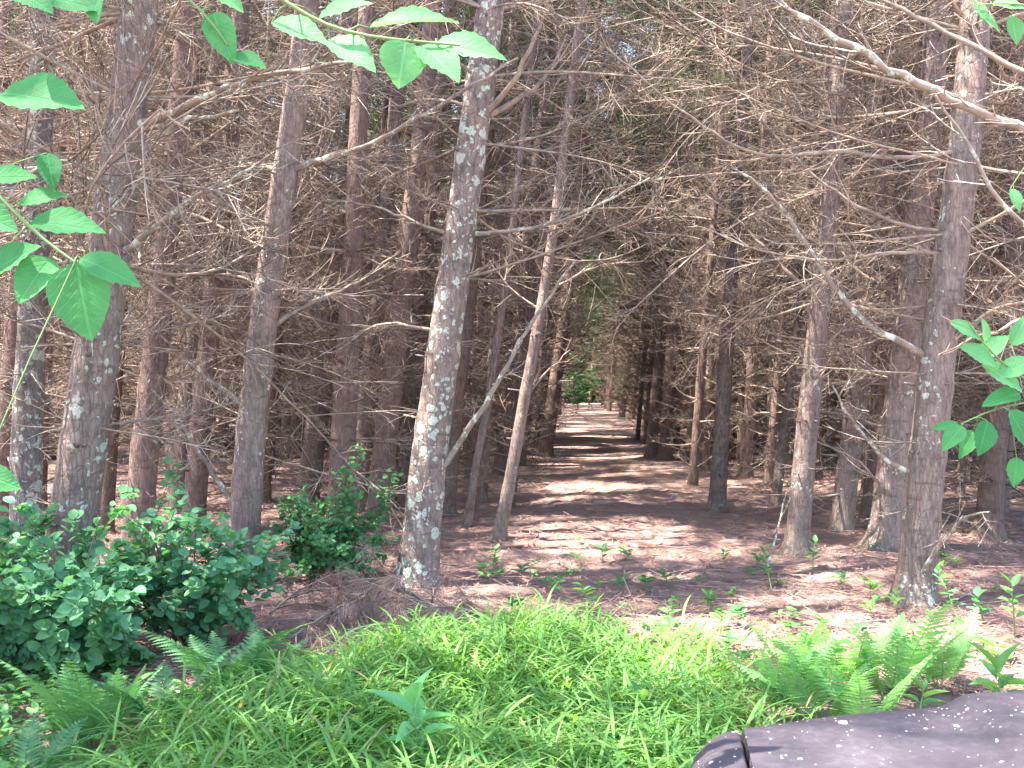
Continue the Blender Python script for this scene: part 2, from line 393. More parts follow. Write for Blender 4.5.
# ------------------------------------------------------------------ trunks
def resample(pts, step):
    p = np.asarray(pts, float)
    seg = np.linalg.norm(np.diff(p, axis=0), axis=1); s = np.concatenate([[0], np.cumsum(seg)])
    n = max(int(s[-1] / step), 2); u = np.linspace(0, s[-1], n + 1)
    q = np.stack([np.interp(u, s, p[:, i]) for i in range(3)], 1)
    for _ in range(6): q[1:-1] = 0.25 * q[:-2] + 0.5 * q[1:-1] + 0.25 * q[2:]
    return q
def trunk_mesh(pts, r0, rtop, nodes, seed, sides=20, step=0.09, flare=0.55, H=13.0):
    r = np.random.default_rng(seed)
    q = resample(pts, step); n = len(q); z = q[:, 2] - q[0, 2]
    rad = r0 + (rtop - r0) * (z / z.max()) ** 0.9
    rad = rad * (1 + flare * np.exp(-np.maximum(z - 0.08, 0) / 0.11))
    for nz in nodes: rad = rad * (1 + 0.07 * np.exp(-((z - nz) / 0.06) ** 2))
    th = np.arange(sides) / sides * 2 * PI
    ph = r.random(8) * 6.28
    ang = 1 + 0.03 * np.sin(2 * th[None] + ph[0] + z[:, None] * 0.9) + 0.022 * np.sin(3 * th[None] + ph[1] - z[:, None] * 1.7) + 0.012 * np.sin(7 * th[None] + ph[2] + z[:, None] * 3)
    ang = ang + flare * 0.35 * np.exp(-np.maximum(z, 0) / 0.12)[:, None] * np.sin(5 * th[None] + ph[3])
    ang = ang + r.normal(size=(n, sides)) * 0.008
    R = rad[:, None] * ang
    tg = np.gradient(q, axis=0); tg /= np.linalg.norm(tg, axis=1)[:, None]
    a = np.cross(tg, [0, 1, 0]); a /= np.linalg.norm(a, axis=1)[:, None]; b = np.cross(tg, a)
    ring = q[:, None] + (a[:, None] * np.cos(th)[None, :, None] + b[:, None] * np.sin(th)[None, :, None]) * R[:, :, None]
    mb = MB(); i = np.arange(n - 1)[:, None] * sides; j = np.arange(sides)[None]; k = (j + 1) % sides
    mb.add(ring.reshape(-1, 3), np.stack([i + j, i + k, i + sides + k, i + sides + j], -1).reshape(-1, 4))
    # snapped branch stubs round the whorls
    for nz in nodes:
        if nz > 6.5: break
        m_ = int(np.argmin(np.abs(z - nz)))
        for _ in range(r.integers(1, 4)):
            az = r.random() * 6.28; d = np.array([math.cos(az), math.sin(az), 0.15]);
            L = 0.03 + 0.14 * r.random() ** 2
            p = q[m_] + d * rad[m_] * 0.8
            rr = 0.006 + 0.007 * r.random()
            mb.tube([p, p + d * (rad[m_] * 0.2 + L * 0.5), p + d * (rad[m_] * 0.2 + L)], [rr * 1.3, rr, rr * 0.8], 6, True)
    return mb, q, rad
def axis_at(q, rad, z):
    zz = q[:, 2]
    return np.array([np.interp(z, zz, q[:, 0]), np.interp(z, zz, q[:, 1]), z]), float(np.interp(z, zz, rad))

# ------------------------------------------------------------------ crowns (shared meshes, local to tree base, straight axis)
def crown_mesh(seed, z0=7.0, z1=13.6, R=2.0, nb=46, nn=6):
    r = np.random.default_rng(seed); mb = MB(); P = []; D = []
    for k in range(nb):
        f = (k + r.random()) / nb; z = z0 + (z1 - z0) * f
        L = R * (1 - f) ** 0.7 * (0.55 + 0.6 * r.random()) + 0.25
        az = k * 2.399 + r.normal() * 0.4
        d = np.array([math.cos(az), math.sin(az), 0.15 + 0.5 * f])
        bp = bez_noise((0, 0, z), d, L, 5, 0.25, 0.08, r)
        mb.tube(bp, np.linspace(0.018, 0.006, 6), 3, m=0) if False else mb.tube(bp, np.linspace(0.018, 0.006, 6), 3)
        nt_ = int(9 + 8 * L)
        for t in range(nt_):
            g = 0.3 + 0.7 * r.random() ** 0.7; i = min(int(g * 5), 4); p = bp[i] + (bp[i + 1] - bp[i]) * (g * 5 - i)
            off = r.normal(size=3) * np.array([0.12, 0.12, 0.07]) * L * 0.6
            P.append(p + off); D.append((bp[i + 1] - bp[i]) + off * 0.5)
    P = np.array(P); D = np.array(D); D /= np.linalg.norm(D, axis=1)[:, None]
    PP = np.repeat(P, nn, 0) + r.normal(size=(len(P) * nn, 3)) * 0.05
    DD = np.repeat(D, nn, 0) * 0.8 + rnd_dirs(len(PP), r) * 0.9
    tv, tq = quad_tpl(0.1)
    L = 0.11 + 0.07 * r.random(len(PP))
    mb.leaves((tv, tq), PP, DD, rnd_dirs(len(PP), r), L, 0.013, m=1)
    return mb.mesh('crown', [M['twig'], M['needle']])
CROWNS = [crown_mesh(300 + k, 8.0 + 0.5 * (k % 3), 13.0 + 0.6 * (k % 2), 1.9 + 0.15 * (k % 3)) for k in range(5)]

LUSH = [crown_mesh(340 + k, 5.2, 13.4, 2.7, 60, 11) for k in range(2)]
SUN = (-0.38, -0.08, 0.92)
def flecks():
    """gaps in the canopy: a point the sun reaches and how wide the gap is"""
    out = []
    for px, py, rad in [(600, 537, 0.95), (560, 546, 0.5), (645, 524, 0.5), (600, 488, 0.9), (560, 500, 0.45), (655, 470, 0.6), (610, 455, 0.8), (600, 437, 0.9), (590, 426, 0.8), (630, 445, 0.6), (575, 448, 0.6), (560, 465, 0.5), (625, 475, 0.5), (570, 431, 0.7), (640, 500, 0.4), (550, 520, 0.4),
                        (510, 580, 0.42), (690, 628, 0.5), (835, 575, 0.4), (280, 492, 0.7), (425, 432, 1.3), (200, 470, 0.7), (950, 592, 0.35), (420, 560, 0.35), (770, 605, 0.3), (330, 520, 0.5),
                        (700, 500, 0.35), (740, 545, 0.3), (850, 610, 0.3), (470, 600, 0.25), (620, 600, 0.25), (960, 540, 0.35), (900, 470, 0.5), (820, 440, 0.6), (540, 565, 0.3), (660, 575, 0.3)]:
        d = ground_d(py); out.append(((px - CX) / F * d, d, 0.0, rad))
    for px, py, d, rad in [(905, 372, 10.0, 0.4), (724, 400, 13.0, 0.45), (248, 420, 8.2, 0.3), (560, 340, 9.5, 0.5), (330, 300, 12, 0.6), (700, 110, 9, 0.5), (800, 200, 8, 0.4), (180, 330, 12, 0.6), (420, 200, 11, 0.5),
                           (620, 260, 14, 0.7), (880, 120, 8, 0.5), (520, 180, 9, 0.4), (300, 160, 9, 0.4), (740, 300, 15, 0.7), (130, 200, 10, 0.5), (480, 330, 16, 0.8), (660, 180, 18, 0.8), (820, 330, 13, 0.6), (40, 300, 10, 0.5), (360, 380, 15, 0.7)]:
        p = at(px, py, d); out.append((p[0], p[1], p[2], rad))
    return np.array(out)
FLECKS = flecks()
SV = np.array(SUN) / np.linalg.norm(SUN)
def ray_gap(P, nf=None):
    """how far each point lies outside the nearest sun gap (negative: inside it)"""
    best = np.full(len(P), 1e9)
    for f in FLECKS[:nf]:
        v = P - f[:3]; v = v - (v @ SV)[:, None] * SV
        best = np.minimum(best, np.linalg.norm(v, axis=1) - f[3])
    return best
def lets_sun_through(x, y, lean=0.085, z0=5.4, z1=9.6, R=1.6):
    z = np.linspace(z0, z1, 6); P = np.stack([x + lean * z, np.full(6, y), z], 1)
    return bool((ray_gap(P) < R).any())
def gapped_crown(me, mw, nf=None, name='crown'):
    """the crown with the needle sprays standing in a sun gap left out"""
    n = len(me.vertices); V = np.empty(n * 3, np.float32); me.vertices.foreach_get('co', V); V = V.reshape(-1, 3)
    m = np.array(mw); W = V @ m[:3, :3].T + m[:3, 3]
    L = np.empty(len(me.loops), np.int32); me.loops.foreach_get('vertex_index', L); Q = L.reshape(-1, 4)
    mi = np.empty(len(Q), np.int32); me.polygons.foreach_get('material_index', mi)
    if name == 'crown': c = W[Q].mean(1); out = (ray_gap(c) > 0) | (mi == 0)
    else: c = W[Q[:, 0]]; out = (ray_gap(c, nf) > -0.08)
    if out.all(): return me
    mb = MB(); used = np.unique(Q[out]); remap = np.full(n, -1); remap[used] = np.arange(len(used))
    mb.V.append(V[used].astype(float)); mb.UV.append(np.zeros((len(used), 2))); mb.n = len(used)
    mb.Q.append(remap[Q[out]]); mb.QM.append(mi[out])
    return mb.mesh(name, list(me.materials))
def hang_crown(me, t, loc, rot, scale=None):
    ml_ = Matrix.LocRotScale(Vector(loc), Euler(rot), Vector(scale or (1, 1, 1)))
    mt = Matrix.LocRotScale(t.location, t.rotation_euler, t.scale)
    return link('crown', gapped_crown(me, mt @ ml_), t, loc, rot, scale)
# ------------------------------------------------------------------ background pine variants
BG = []
for k in range(7):
    r = np.random.default_rng(500 + k)
    nodes = list(np.arange(0.3 + 0.25 * r.random(), 9.6, 0.40))
    wob = r.normal(size=(5, 2)) * 0.05
    pts = [(wob[0, 0] * 0, 0, -0.15), (wob[1, 0], wob[1, 1], 2.2), (wob[2, 0], wob[2, 1], 5), (0, 0, 8), (0, 0, 13.4)]
    tm, q, rad = trunk_mesh(pts, 0.125 + 0.01 * (k % 3), 0.02, nodes, 600 + k, 12, 0.16, 0.3)
    mb = MB(); low = None
    for z in nodes:
        if z > 5.4 and low is None: low = mb.mesh('dead_branches', M['twig'])
        c, rr = axis_at(q, rad, z)
        nbk = r.integers(4, 7)
        L0 = np.interp(z, [0.4, 1.2, 2.5, 5, 9.6], [1.05, 1.4, 1.85, 1.9, 1.5])
        a0 = r.random() * 6.28
        for b_ in range(nbk):
            az = a0 + b_ * 6.28 / nbk + r.normal() * 0.25
            L = L0 * (0.45 + 0.75 * r.random())
            dead_branch(mb, c + np.array([math.cos(az), math.sin(az), 0]) * rr * 0.7, az, r.normal() * 0.22 + 0.05, L, r, int(5 + 5 * L), 4, 0.95, None, 4)
    BG.append((tm.mesh('trunk', M['bark_brown'] if k % 3 else M['bark']), mb.mesh('dead_branches', M['twig']), low))

LEAN = 0.085
def bg_tree(i, x, y, label, group, s=1.0, lean=None):
    r = np.random.default_rng(4000 + i)
    v = BG[i % len(BG)]; la = LEAN if lean is None else lean
    lx = la + r.normal() * 0.025; ly = r.normal() * 0.03
    t = thing('pine_tree', label, 'tree', (x, y, float(gz(x, y)) - 0.02), group)
    t.rotation_euler = Euler((-ly, lx, 0)); t.scale = (s,) * 3
    rz = r.random() * 6.28
    link('trunk', v[0], t, None, (0, 0, rz)); bm_ = v[2] if (y < 27 and lets_sun_through(x, y)) else v[1]
    zz = np.linspace(1, 8, 8); near_gap = bool((ray_gap(np.stack([x + la * zz, np.full(8, y), zz], 1), 18) < 1.5).any()) and y < 52
    if near_gap: bm_ = gapped_crown(bm_, Matrix.LocRotScale(t.location, t.rotation_euler, t.scale) @ Matrix.Rotation(rz, 4, 'Z'), 18, 'dead_branches')
    d = link('dead_branches', bm_, t, None, (0, 0, rz)); d['kind'] = 'stuff'
    near_path = i < 900 and abs(x - path_c(y)) < 3.0 and y > 19
    if near_path: hang_crown(LUSH[i % 2], t, (0, 0, 0), (0, 0, rz * 1.7), (1.6, 1.6, 1.0) if 20 < y < 38 else (1.3, 1.3, 1.0))
    else: hang_crown(CROWNS[i % 5], t, (0, 0, 0), (0, 0, rz * 1.7))
    return t

# ------------------------------------------------------------------ near pines traced on the photo
HERO = [
 # name-key, base px, axis px points, width px, material, label
 ('a', (26, 596), [(27, 430), (33, 300), (45, 0)], 31, 'bark_crust', 'leftmost pine, its trunk crusted with pale lichen beside a thicker leaning pine'),
 ('b', (58, 640), [(78, 480), (104, 300), (124, 130), (141, 0)], 47, 'bark_lichen', 'thickest pine on the left, lichen blotches on its trunk above the big leafy shrub'),
 ('c', (136, 560), [(147, 430), (163, 280), (187, 30)], 28, 'bark_brown', 'smooth brown pine just right of the thickest lichen-blotched pine'),
 ('d', (192, 535), [(205, 380), (220, 230), (236, 80)], 23, 'bark_brown', 'brown pine behind, between the smooth brown pine and the pine with a sunlit edge'),
 ('e', (241, 583), [(250, 440), (265, 310), (283, 190), (302, 60)], 32, 'bark_faint', 'grey pine with a sunlit left edge standing between the two leafy shrubs'),
 ('f', (308, 508), [(322, 400), (338, 240), (355, 90)], 19, 'bark_brown', 'slim brown pine rising behind the smaller leafy shrub'),
 ('g', (357, 512), [(366, 400), (385, 220), (400, 80)], 18, 'bark', 'slim pine close on the left of the pinkish split-barked pine'),
 ('h', (378, 520), [(388, 420), (405, 270), (424, 110)], 25, 'bark_brown', 'pinkish brown pine close behind the left side of the white-spotted front pine'),
 ('i', (417, 588), [(428, 460), (445, 340), (462, 220), (478, 100), (492, 0)], 39, 'bark_spotted', 'front pine spotted with white lichen at the left edge of the path'),
 ('j', (444, 515), [(455, 400), (472, 260), (492, 80)], 21, 'bark_brown', 'dark pine half hidden behind the white-spotted front pine'),
 ('k', (498, 543), [(512, 470), (524, 400), (543, 300), (556, 215), (570, 100)], 12, 'bark', 'thin crooked young pine leaning over the left side of the path'),
 ('l', (468, 527), [(475, 470), (490, 390), (505, 290)], 8, 'bark', 'thinnest stem, between the white-spotted pine and the crooked young pine'),
 ('m', (544, 456), [(552, 405), (563, 330), (573, 250)], 15, 'bark_brown', 'dark pine alone at the left edge further down the path'),
 ('n', (651, 457), [(656, 390), (664, 290), (671, 210)], 11, 'bark_brown', 'left one of a close pair of dark pines by the right path edge'),
 ('o', (665, 460), [(668, 400), (675, 290), (683, 200)], 13, 'bark_brown', 'right one of a close pair of dark pines by the right path edge'),
 ('p', (717, 510), [(722, 420), (730, 300), (736, 210), (746, 80)], 16, 'bark', 'straight slender sunlit pine on the right edge of the path'),
 ('q', (796, 556), [(804, 460), (818, 330), (826, 250), (834, 150)], 23, 'bark', 'pine with a pale leaning stick and green seedlings at its foot'),
 ('r', (886, 549), [(897, 430), (908, 330), (918, 230), (930, 120)], 33, 'bark', 'stout pine with a sunlit patch just behind the rough-barked front pine'),
 ('s', (915, 604), [(925, 480), (937, 360), (953, 240), (966, 140), (975, 20)], 38, 'bark_faint', 'rough-barked front pine on the right, behind the bright green ferns'),
 ('t', (988, 537), [(994, 450), (1004, 330), (1015, 200)], 25, 'bark_brown', 'brown pine between the rough-barked front pine and the right picture edge'),
 ('u', (745, 478), [(749, 420), (756, 300), (762, 200)], 12, 'bark_brown', 'slim dark pine right of the straight slender sunlit pine'),
 ('v', (870, 500), [(876, 430), (884, 320), (893, 220)], 17, 'bark_brown', 'brown pine showing left of the stout pine with the sunlit patch'),
 ('w', (262, 505), [(268, 430), (280, 300), (296, 160)], 15, 'bark_brown', 'slim brown pine showing right of the pine with the sunlit edge'),
 ('x', (104, 535), [(112, 420), (126, 250), (140, 100)], 16, 'bark_brown', 'slim reddish pine in the gap between the thickest pine and the smooth brown pine'),
]
def path_c(y): return 0.55 + 0.062 * y
hero_xy = []; HT = {}
def near_pine(key, base, ax, w, mat, label, seed, d=None, branches=True):
    r = np.random.default_rng(seed)
    d = d or ground_d(base[1])
    x = (base[0] - CX) / F * d; g = float(gz(x, d))
    P = [at(*base, d)] + [at(a[0], a[1], d) for a in ax]
    base3 = np.array([x, d, g]); P[0][2] = g - 0.1
    P = [p - base3 for p in P]
    dr = (P[-1] - P[0]); dr /= dr[2]
    P[0][0] -= dr[0] * 0.1
    top = P[-1][2]
    P.append(np.array([P[-1][0] + dr[0] * (13.0 - top) * 0.8, r.normal() * 0.3, 13.3]))
    r0 = w / F * d / 2
    nodes = list(np.arange(0.55 + 0.3 * r.random(), 7.2, 0.47 + 0.06 * r.random()))
    mb, q, rad = trunk_mesh(P, r0 * 1.03, 0.025, nodes, seed, 24 if w > 20 else 14, 0.07)
    t = thing('pine_tree', label, 'tree', tuple(base3), 'pines of the plantation standing near')
    mb.build('trunk', M[mat], t)
    c8, _ = axis_at(q, rad, 7.0)
    hang_crown(CROWNS[seed % 5], t, (c8[0] - dr[0] * 7, c8[1], 0), (0, math.atan(dr[0]), 0))
    hero_xy.append((x, d)); HT[key] = (t, base3, q, rad, d)
    if branches:
        zmax = CAMH + 0.40 * d + 0.9
        for z in nodes:
            if z > zmax: break
            c, rr = axis_at(q, rad, z); nb = r.integers(4, 8); a0 = r.random() * 6.28
            L0 = np.interp(z, [0.4, 1.2, 2.4, 5], [0.30, 0.75, 1.5, 2.1]) * np.clip(r0 / 0.12, 0.5, 1.15)
            for b in range(nb):
                az = a0 + b * 6.28 / nb + r.normal() * 0.3
                L = L0 * (0.45 + 0.7 * r.random())
                wx, wy = x + math.cos(az) * L, d + math.sin(az) * L
                if z < 2.3 and abs(wx - path_c(wy)) < 1.1 and wy > 6: L *= 0.45
                if d < 9.5 and math.sin(az) < -0.5 and z < 2.2: L *= 0.5
                tl = r.normal() * 0.18 - 0.02
                for _try in range(8):   # branches turned and shortened to keep the sun gaps clear
                    uu = np.linspace(0.1, 1.1, 7)[:, None]; pts_ = base3 + c + uu * L * np.array([math.cos(az), math.sin(az), tl])
                    if ray_gap(pts_, 18).min() > 0.22: break
                    az = r.random() * 6.28; L *= 0.93
                lib = LIB[r.integers(0, 14)] if L > 0.75 else LIBS[r.integers(0, 4)]
                sc = L / (2.0 if L > 0.75 else 1.0)
                if z > 2.2 and ray_gap(base3 + c + np.linspace(0, 2.9, 9)[:, None] * np.array([math.cos(az), math.sin(az), 0.1]), 18).min() > 0.3 and r.random() < (0.6 if base[0] > 690 else 0.28) and r0 > 0.08: lib = LIBL[r.integers(0, 7)]; sc = 0.65 + 0.45 * r.random(); tl *= 0.5
                link('branch', lib, t, tuple(c + np.array([math.cos(az), math.sin(az), 0]) * rr * 0.6), Euler((r.random() * 6.28 if abs(tl) < 0.1 else r.normal() * 0.6, -tl, az)), (sc, sc * (0.8 + 0.4 * r.random()), sc))
    return t
for i, h in enumerate(HERO):
    near_pine(h[0], h[1], h[2], h[3], h[4], h[5], 700 + i)

# branches drawn from the photo: tree key, pixel points, depth at tip relative to the tree, base px width, twig count
def drawn_branch(key, pts, dd, w, ntw=8, pale=False, tlen=0.5, seed=0):
    t, b3, q, rad, d = HT[key]
    r = np.random.default_rng(900 + seed)
    n = len(pts)
    P = [at(p[0], p[1], d + dd * (i / (n - 1))) - b3 for i, p in enumerate(pts)]
    P[0] = P[0] + (axis_at(q, rad, P[0][2])[0] - P[0]) * 0.6
    c = resample(P, 0.09)
    c[1:-1] += r.normal(size=(len(c) - 2, 3)) * 0.006
    r0 = w / F * d / 2 * (1.0 if key in 'bey' else 0.72)
    mb = MB(); mb.tube(c, r0 * np.linspace(1, 0.3, len(c)), 7)
    add_twigs(mb, c, r0, r, ntw, tlen, 4, 1.0, 0.2)
    mb.build('branch', M['twig_pale'] if pale else M['twig'], t)
DB = [
 ('b', [(140, 128), (175, 112), (212, 92), (260, 76), (310, 66), (350, 62)], -0.9, 9, 6, True),
 ('b', [(140, 131), (185, 121), (240, 110)], -0.3, 8, 1, True),
 ('b', [(122, 258), (150, 235), (170, 212), (205, 190), (240, 178), (275, 152)], -0.8, 8, 6, True),
 ('e', [(283, 172), (250, 160), (215, 178), (180, 205)], 0.6, 6, 7, False),
 ('e', [(288, 172), (325, 158), (365, 148), (420, 116), (465, 90), (518, 58)], -0.8, 7, 10, True),
 ('e', [(240, 408), (205, 378), (160, 335)], -0.4, 6, 3, True),
 ('e', [(234, 512), (205, 462), (180, 420), (150, 388)], -0.5, 6, 3, True),
 ('e', [(262, 335), (310, 300), (360, 285), (400, 250)], 0.5, 6, 8, False),
 ('i', [(440, 480), (468, 432), (492, 392), (520, 340), (546, 300), (575, 262)], -0.5, 10, 5, True),
 ('i', [(488, 116), (505, 100), (525, 60), (543, 20), (552, -10)], -0.4, 10, 4, False),
 ('i', [(485, 122), (520, 100), (548, 78), (565, 40)], 0.3, 10, 4, False),
 ('i', [(484, 116), (450, 95), (415, 100), (380, 110)], 0.3, 6, 6, False),
 ('i', [(470, 234), (510, 232), (560, 222), (610, 200), (650, 178)], -0.6, 7, 9, True),
 ('i', [(455, 236), (420, 225), (380, 205), (330, 200)], 0.2, 6, 8, False),
 ('i', [(437, 335), (400, 320), (365, 325), (340, 350)], 0.2, 6, 7, False),
 ('s', [(930, 360), (890, 338), (860, 322), (835, 290), (800, 235), (770, 190), (738, 172)], -0.4, 11, 10, True),
 ('s', [(936, 352), (960, 335), (985, 310), (1010, 298), (1040, 300)], -0.4, 9, 6, False),
 ('s', [(912, 478), (885, 462), (865, 440), (848, 415), (832, 385)], -0.3, 8, 5, True),
 ('s', [(905, 590), (925, 568), (940, 545), (955, 522), (972, 508), (990, 512)], -0.8, 7, 5, True),
 ('s', [(966, 150), (900, 160), (840, 150), (760, 160), (690, 120), (600, 42)], -0.5, 7, 14, False),
 ('s', [(958, 235), (900, 225), (850, 205), (795, 160), (760, 120), (725, 60)], 0.2, 6, 12, False),
 ('s', [(950, 255), (890, 250), (840, 262), (770, 255), (720, 235)], -0.9, 6, 12, False),
 ('q', [(818, 300), (790, 275), (760, 245), (735, 215), (705, 195)], 0.2, 7, 9, False),
 ('q', [(812, 360), (840, 330), (870, 300), (890, 262)], 0.4, 6, 8, False),
 ('r', [(905, 300), (870, 280), (835, 255), (800, 205)], 0.3, 7, 9, False),
 ('r', [(890, 500), (870, 470), (850, 455), (815, 440)], -0.3, 5, 5, False),
 ('p', [(732, 270), (705, 240), (680, 215), (650, 205)], 0.2, 5, 9, False),
 ('k', [(545, 295), (575, 275), (605, 262), (640, 262)], -0.2, 5, 8, False),
 ('k', [(524, 400), (545, 372), (570, 350)], 0.2, 4, 5, False),
 ('k', [(540, 310), (510, 290), (490, 262)], 0.2, 4, 6, False),
]
for i, b in enumerate(DB): drawn_branch(*b[:5], pale=b[5], seed=i)

# pine outside the frame on the right whose pale bough crosses the upper right corner
EX = [('y', (1180, 700), [(1190, 500), (1205, 250), (1225, 0)], 50, 'bark_lichen', 'pine beyond the right picture edge, its pale lichened bough crossing the upper right corner')]
near_pine(*EX[0], 790, branches=False)
drawn_branch('y', [(1210, 215), (1120, 172), (1024, 128), (960, 104), (900, 78), (840, 40), (795, 12), (740, -20), (690, -40)], -0.3, 13, 14, True, 0.5, 71)
drawn_branch('y', [(1205, 250), (1100, 240), (1010, 228), (975, 150), (935, 95)], -0.4, 8, 6, True, 0.4, 72)
drawn_branch('y', [(1212, 190), (1100, 110), (1000, 60), (900, 10), (800, -40)], 0.6, 9, 12, False, 0.6, 73)
drawn_branch('y', [(1205, 330), (1120, 310), (1060, 300), (1000, 330), (960, 345)], 0.3, 8, 10, False, 0.5, 74)

# ------------------------------------------------------------------ background pines
cnt = 0; grow_n = 0
yy = 10.4; row = 0; placed = []
while yy < 76:
    xmax = 0.57 * yy + 2.2
    if yy > 33: lo, hi = path_c(yy) - 5.6, path_c(yy) + 5.6
    else: lo, hi = -xmax, xmax
    xx = lo + random.random() * 2
    while xx < hi:
        x = xx + random.uniform(-0.35, 0.35) + (1.0 if row % 2 else 0); y = yy + random.uniform(-0.45, 0.45)
        pc = path_c(y)
        ok = abs(x - pc) > (1.4 if y < 40 else 1.2) and all((x - a) ** 2 + (y - b) ** 2 > 0.95 ** 2 for a, b in hero_xy)
        # keep the sight line along the path open
        if ok:
            side = 'left' if x < pc else 'right'
            far = y > 40
            if y > 66: ok = True
            if far: lab, grp = 'tiny distant pine in the dark rows closing the far end of the path', 'distant pines at the path end'
            elif y < 22: lab, grp = ('brown pine with dead lower branches standing in the thicket %s of the path' % ('to the left' if side == 'left' else 'to the right'), 'pines in the thicket %s of the path' % side)
            else: lab, grp = ('thin far pine trunk deep in the plantation %s of the path' % ('to the left' if side == 'left' else 'to the right'), 'far pines %s of the path' % side)
            bg_tree(cnt, x, y, lab, grp, random.uniform(0.88, 1.12)); cnt += 1; placed.append((x, y))
        xx += 1.75 if yy < 33 else 2.2
    yy += 1.8 if yy < 33 else 2.8; row += 1
# slim suppressed pines crowding the rows
tries = 0; slim = 0
while slim < 36 and tries < 4000:
    tries += 1
    y = random.uniform(11, 30); x = path_c(y) + random.choice((-1, 1, 1)) * random.uniform(1.25, 5.5)
    if all((x - a) ** 2 + (y - b) ** 2 > 0.75 ** 2 for a, b in hero_xy + placed):
        placed.append((x, y)); side = 'left' if x < path_c(y) else 'right'
        t = bg_tree(2000 + slim, x, y, 'slim pine pole squeezed between thicker trunks %s of the path' % ('to the left' if side == 'left' else 'to the right'), 'slim pine poles %s of the path' % side)
        t.scale = (0.55, 0.55, 0.9); slim += 1
print('background pines', cnt)
# unseen pines added outside the frame to shade the clearing
for i, (x, y) in enumerate([(-5.3, 6.2), (-4.6, 3.6), (-7.0, 4.6), (-6.4, 8.6), (-7.5, 1.9), (-5.6, 0.8), (6.2, 8.0), (7.6, 6.0)]):
    bg_tree(900 + i, x, y, 'unseen pine added beside the clearing for shade', 'unseen pines added for shade', 1.05)

# ------------------------------------------------------------------ the forest beyond
def far_forest():
    r = np.random.default_rng(77); mb = MB(); P = []; D = []
    for k in range(640):
        while True:
            y = r.uniform(34, 105); x = r.uniform(-0.6 * y - 4, 0.6 * y + 4)
            if k >= 600: y = r.uniform(81, 98); x = path_c(y) + r.uniform(-9, 9)
            if y > 80 or abs(x - path_c(y)) > 6.0: break
        top = r.uniform(10, 14); lx = LEAN * top
        mb.tube([(x, y, -0.2), (x + lx * 0.5, y, top * 0.5), (x + lx, y, top)], [0.15, 0.11, 0.03], 5)
        for b in range(44):
            z = r.uniform(0.8, 8); az = r.random() * 6.28; L = r.uniform(0.8, 2.1)
            p = np.array([x + LEAN * z, y, z]); d = np.array([math.cos(az), math.sin(az), r.normal() * 0.25])
            br = bez_noise(p, d, L, 3, 0.1, 0.15, r); mb.tube(br, np.linspace(0.02, 0.01, 4), 3)
            for s_ in range(3):
                tw = bez_noise(br[1 + s_ % 3], side_dir(d / np.linalg.norm(d), r), L * 0.45, 2, 0.2, 0.15, r); mb.tube(tw, [0.011, 0.008, 0.006], 3)
        if y > 80 and abs(x - path_c(y)) < 12:
            z = 0.05 + 7.2 * r.random(500); az = r.random(500) * 6.28; rr = 1.9 * np.sqrt(r.random(500))
            P.append(np.stack([x + LEAN * z + rr * np.cos(az), y + rr * np.sin(az), z], 1))
        n = 300; z = 6.5 + (top + 0.6 - 6.5) * r.random(n); az = r.random(n) * 6.28
        rr = 2.1 * (1 - (z - 6.5) / (top - 5.5)) ** 0.7 * np.sqrt(r.random(n)) + 0.1
        P.append(np.stack([x + LEAN * z + rr * np.cos(az), y + rr * np.sin(az), z], 1))
    P = np.concatenate(P)
    mb.leaves(quad_tpl(0.1), P, rnd_dirs(len(P), r) * [1, 1, 0.5], rnd_dirs(len(P), r), 0.42, 0.09, m=1)
    o = mb.build('distant_forest', [M['twig'], M['needle']])
    tag(o, 'distant mass of pine trunks and dead branches closing the view behind the plantation', 'forest', None, 'stuff')
far_forest()

# ------------------------------------------------------------------ ground
def make_ground():
    def axis(lim, fine, s0):
        a = list(np.arange(0, fine, s0)); s = s0; v = fine
        while v < lim: a.append(v); s *= 1.18; v += s
        return np.array(a + [lim])
    ya = axis(400, 14, 0.12); ya = np.concatenate([-ya[1:][::-1][-60:], ya]); ya[0] = -400 if ya[0] > -400 else ya[0]
    xp = axis(400, 7, 0.12); xa = np.concatenate([-xp[1:][::-1], xp])
    X, Y = np.meshgrid(xa, ya, indexing='ij')
    Z = gz(X, Y)
    Z += 0.012 * rng.normal(size=Z.shape) * (np.abs(Y) < 16)
    mb = MB(); mb.grid(np.stack([X, Y, Z], -1))
    tag(mb.build('ground', M['ground']), 'reddish brown forest floor of fallen pine needles with sun flecks', 'ground', None, 'structure')
make_ground()
